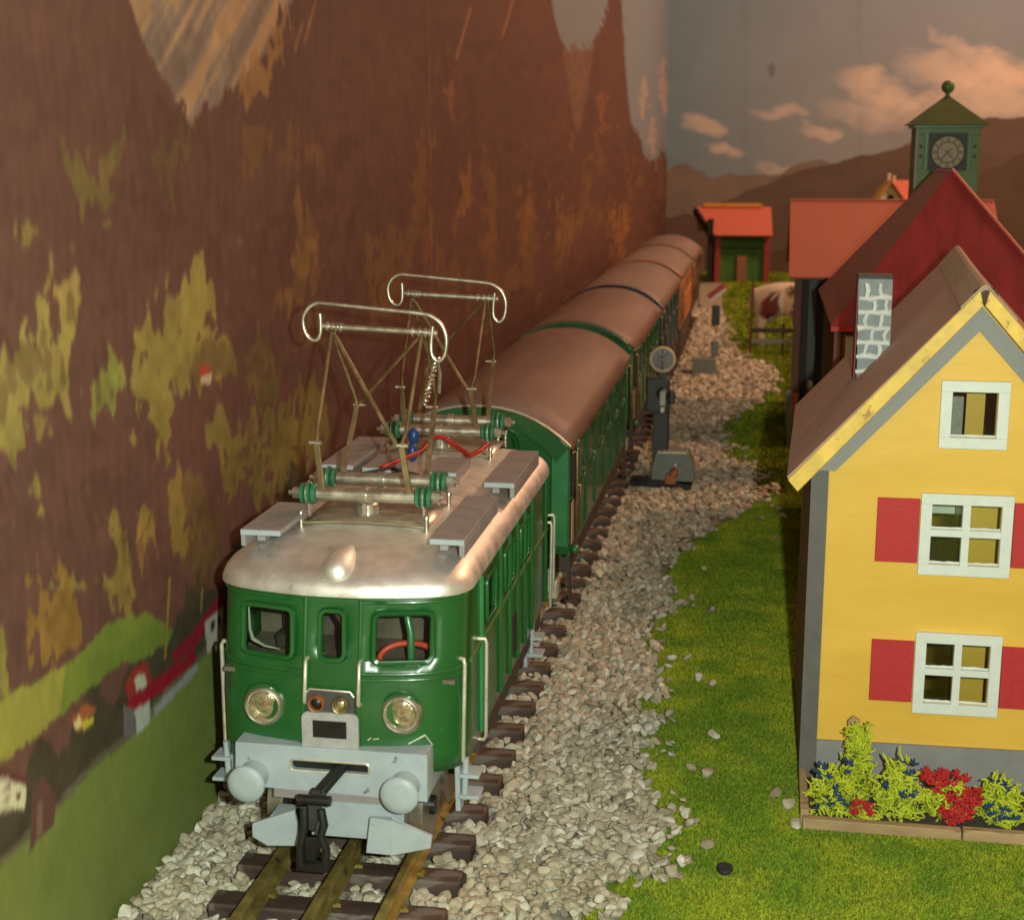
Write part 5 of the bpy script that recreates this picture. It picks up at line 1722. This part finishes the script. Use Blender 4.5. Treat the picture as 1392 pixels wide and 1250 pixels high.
# ================================================================== SHED AT THE FAR END
sh = thing('green_shed', 'green shed with red posts and bright red-orange roof at the far end', 'shed', (-30, 2030, 0))
part('front_wall', MB().box(-64, 5, 2000, 2003, 0, 66), 'shedgreen', sh)
part('gable_wall', MB().prism([(2000, 0), (2080, 0), (2080, 66), (2040, 96), (2000, 66)], 'x', -68, -64.2), 'sheddark', sh)
part('gable_wall', MB().prism([(2003.2, 0), (2080, 0), (2080, 66), (2040, 96), (2003.2, 66)], 'x', 1, 4.5), 'sheddark', sh)
for x in (-64, 1.0):
    part('corner_post', MB().box(x - 2, x + 5, 1995.5, 1999.9, 0, 66), 'shedred', sh)
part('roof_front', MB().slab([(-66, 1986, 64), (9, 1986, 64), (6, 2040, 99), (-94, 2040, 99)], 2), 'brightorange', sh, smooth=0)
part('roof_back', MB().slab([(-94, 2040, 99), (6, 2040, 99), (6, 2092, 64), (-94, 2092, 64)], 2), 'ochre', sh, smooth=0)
part('verge_board', MB().slab([(-95.5, 2041, 98), (-66.5, 1986, 63), (-70, 1986.5, 55), (-97, 2041.5, 90)], 2), 'sheddark', sh, smooth=0)
part('ridge_board', MB().box(-84, -6, 2036, 2044, 98.6, 103.5), 'ochre', sh)
part('door', MB().box(-36, -24, 1997, 1999.9, 2, 36), 'sheddoor', sh)
for k in range(4):
    part('shelf', MB().box(-58, -4, 1997.6, 1999.9, 40 + k * 6, 41.4 + k * 6), 'sheddark' if k % 2 else 'shedgreen', sh)
part('side_screen', MB().box(-76, -69, 1992, 2030, 0, 84), 'sheddark', sh)

# ================================================================== SIGNALS
sA = thing('signal_lamp', 'model railway signal with white-rimmed round disc and grey base box', 'signal', (-46, 766, 0))
part('base_plate', MB().prism([(-66.5, 3.0), (-34, 1.8), (-33.4, 4.2), (-52, 6.4), (-66, 6.0)], 'y', 757, 770), 'black', sA, bevel=.4)
part('base_box', MB().prism([(-55.4, 5.5), (-32.4, 5.5), (-33.0, 14), (-36.4, 21.4), (-52.4, 21.6), (-54.8, 14)], 'y', 760, 774), 'siggrey', sA, bevel=.5)
part('box_edge', MB().box(-52, -37, 759.4, 760.4, 20.6, 21.5), 'wirewhite', sA)
part('terminal', MB().lathe([(2.4, 0), (2.4, -3), (1.4, -4.5)], (-43.2, 760, 10.5), 'y', 12).box(-47.5, -42, 756, 759, 5, 10), 'copper', sA, smooth=40)
part('screw', MB().ell((-42.6, 757.6, 14.6), (1.2, 1.2, 1.2)), 'wirewhite', sA, smooth=80)
part('mast', MB().box(-55.2, -47.4, 764.6, 768.4, 4, 52), 'sigmast', sA, bevel=.4)
part('mast_edge', MB().box(-47.3, -46.7, 765, 768, 20, 58), 'black', sA)
hd = part('lamp_head', MB().box(-58.6, -47, 761, 769, 42, 60).box(-47, -43.8, 763, 768, 46, 53), 'sigmast', sA, bevel=.8)
part('lamp_hood', MB().lathe([(3.2, 0), (3.6, -3), (3.0, -3.4)], (-49.6, 762, 52.5), 'y', 16), 'black', hd, smooth=40)
part('lens', MB().box(-51.4, -48.4, 757.6, 758.6, 46, 53.6), 'paleglass', hd, bevel=.5)
part('lens_foot', MB().box(-51, -48.8, 757.8, 758.6, 42.4, 45.4), 'wirewhite', hd, bevel=.4)
dc = part('disc', MB().lathe([(5.6, 0), (5.6, -.8), (1.0, -1.0), (.9, -1.8), (0, -1.9)], (-50.7, 764, 69.6), 'y', 32), 'sigdisc', sA, smooth=40)
part('disc_rim', MB().tube([(-50.7 + 6.1 * math.cos(a), 763.4, 69.6 + 6.1 * math.sin(a)) for a in np.linspace(0, 6.283, 41)[:-1]], .85, 8, True), 'sigring', dc, smooth=60)
part('disc_spoke', MB().bar((-50.7, 762.9, 64), (-50.7, 762.9, 75), .5, .3, (0, 1, 0)).bar((-50.7, 762.9, 70), (-47.5, 762.9, 73.4), .4, .3, (0, 1, 0)).bar((-50.7, 762.9, 70), (-53.9, 762.9, 73.4), .4, .3, (0, 1, 0)), 'clockmark', dc)
part('disc_stem', MB().box(-52.4, -48.6, 764.4, 767, 58, 68), 'sigmast', sA)

sB = thing('semaphore_signal', 'distant semaphore signal with tilted red and white arm', 'signal', (-38, 1165, 0))
part('base_box', MB().prism([(-54, 1), (-33.5, 1), (-35.6, 15.2), (-53, 14.4)], 'y', 1158, 1174), 'siggrey', sB, bevel=.6)
part('base_plate', MB().box(-64, -33, 1160, 1176, .4, 3), 'black', sB)
part('mast', MB().bar((-37, 1172, 2), (-37, 1172, 62), 3, 3), 'sigmast', sB)
part('counterweight', MB().box(-39.6, -33.6, 1169, 1174, 16, 28), 'siggrey', sB, bevel=.8)
part('lamp', MB().box(-39.8, -33.4, 1168, 1174, 40, 56), 'sigmast', sB, bevel=1)
part('arm', MB().bar((-42, 1169, 61.5), (-29.5, 1169, 71.5), 6.5, 1.2, (0, 1, 0)), 'signred', sB, bevel=.4)
part('arm_stripe', MB().bar((-41.2, 1168, 59.6), (-29.2, 1168, 69.0), 2.4, .6, (0, 1, 0)), 'white', sB)

# ================================================================== FENCE AND COW
fe = thing('paddock_fence', 'dark two-rail paddock fence in front of the cow', 'fence', (15, 1290, 0))
for x, h in ((-9.8, 62), (17.8, 29), (42, 29)):
    part('post', MB().bar((x, 1290, 0), (x + (.6 if h > 40 else 0), 1290, h), 2.4, 2.4, (0, 1, 0)), 'postbrown' if h > 40 else 'fencewood', fe)
for z, m_ in ((22.8, 'fencewood'), (13.4, 'siggrey')):
    part('fence_rail', MB().box(-9, 46, 1287.4, 1288.8, z - 2, z + 2), m_, fe)


def cow():
    """one continuous skin-modifier body, seen three-quarter from behind the fence"""
    J = {}
    verts, edges, rad = [], [], []

    def v(p, r, par=None):
        verts.append(p)
        rad.append(r)
        if par is not None:
            edges.append((par, len(verts) - 1))
        return len(verts) - 1
    z0 = 0
    hip = v((2, 1352, 47), (14.5, 15.5))
    mid = v((17, 1352, 45), (15.5, 16.5), hip)
    sho = v((33, 1352, 44), (12.5, 14), mid)
    nk = v((43, 1348, 50), (7, 8), sho)
    hd_ = v((51, 1344, 54), (6.2, 6.4), nk)
    mz = v((57, 1340, 47), (4.4, 4.4), hd_)
    tl = v((-9, 1354, 50), (3, 3), hip)
    v((-12, 1355, 34), (1.4, 1.4), tl)
    for px, par, bk in ((0, hip, 1), (31, sho, 0)):
        for sy in (-7, 7):
            th = v((px, 1352 + sy, 30), (7.0, 6.4) if bk else (5.4, 5.2), par)
            kn = v((px + (-2.5 if bk else .8), 1352 + sy, 16), (3.4, 3.2), th)
            v((px + (.2 if bk else 0), 1352 + sy, 1.2), (2.8, 2.6), kn)
    for s in (-1, 1):
        v((51 + s * 1, 1344 + s * 9, 58), (1.8, 1.6), hd_)
    me = bpy.data.meshes.new('body')
    c0 = Vector((17, 1352, 0))
    me.from_pydata([tuple((Vector(p) - c0) * K) for p in verts], edges, [])
    o = bpy.data.objects.new('cow', me)
    COL.objects.link(o)
    o.location = c0 * K
    o.modifiers.new('skin', 'SKIN')
    for i, r in enumerate(rad):
        me.skin_vertices[0].data[i].radius = (r[0] * K, r[1] * K)
    me.skin_vertices[0].data[0].use_root = True
    s = o.modifiers.new('sub', 'SUBSURF')
    s.levels = s.render_levels = 2
    dg = bpy.context.evaluated_depsgraph_get()
    me2 = bpy.data.meshes.new_from_object(o.evaluated_get(dg))
    o.modifiers.clear()
    o.data = me2
    n = len(me2.vertices)
    co = np.zeros(n * 3)
    me2.vertices.foreach_get('co', co)
    co = co.reshape(-1, 3) / K
    col = np.tile(np.array([0.66, 0.58, 0.46]), (n, 1))
    blotch = [((-12, -13, 36), 10, (0.16, 0.03, 0.02)), ((-5, -12, 52), 5, (.03, .025, .02)), ((7, -12, 51), 6, (.03, .025, .02)), ((15, -16, 36), 8, (0.20, 0.045, 0.025)), ((34, -6, 50), 8, (.03, .02, .02)), ((-14, 0, 48), 6, (0.16, 0.04, 0.03))]
    for c, r, cc in blotch:
        d = np.linalg.norm(co - np.array(c), axis=1)
        col[d < r] = cc
    ca = me2.color_attributes.new('col', 'FLOAT_COLOR', 'POINT')
    ca.data.foreach_set('color', np.concatenate([col, np.ones((n, 1))], 1).astype(np.float32).ravel())
    me2.materials.append(MATS['cowskin'])
    me2.polygons.foreach_set('use_smooth', [True] * len(me2.polygons))
    BASES[o.name] = (17, 1352, 0)
    tag(o, 'white toy cow with dark and reddish patches behind the paddock fence', 'cow')
    for s in (-1, 1):
        part('horn', MB().tube([(50, 1344 + s * 4, 59), (50, 1344 + s * 8, 62), (51, 1344 + s * 9, 66)], [1.4, 1.1, .4], 6), 'cream', o, smooth=60)
    part('udder', MB().ell((8, 1351, 27), (5, 5, 4)), 'cream', o, smooth=80)
    return o


cow()
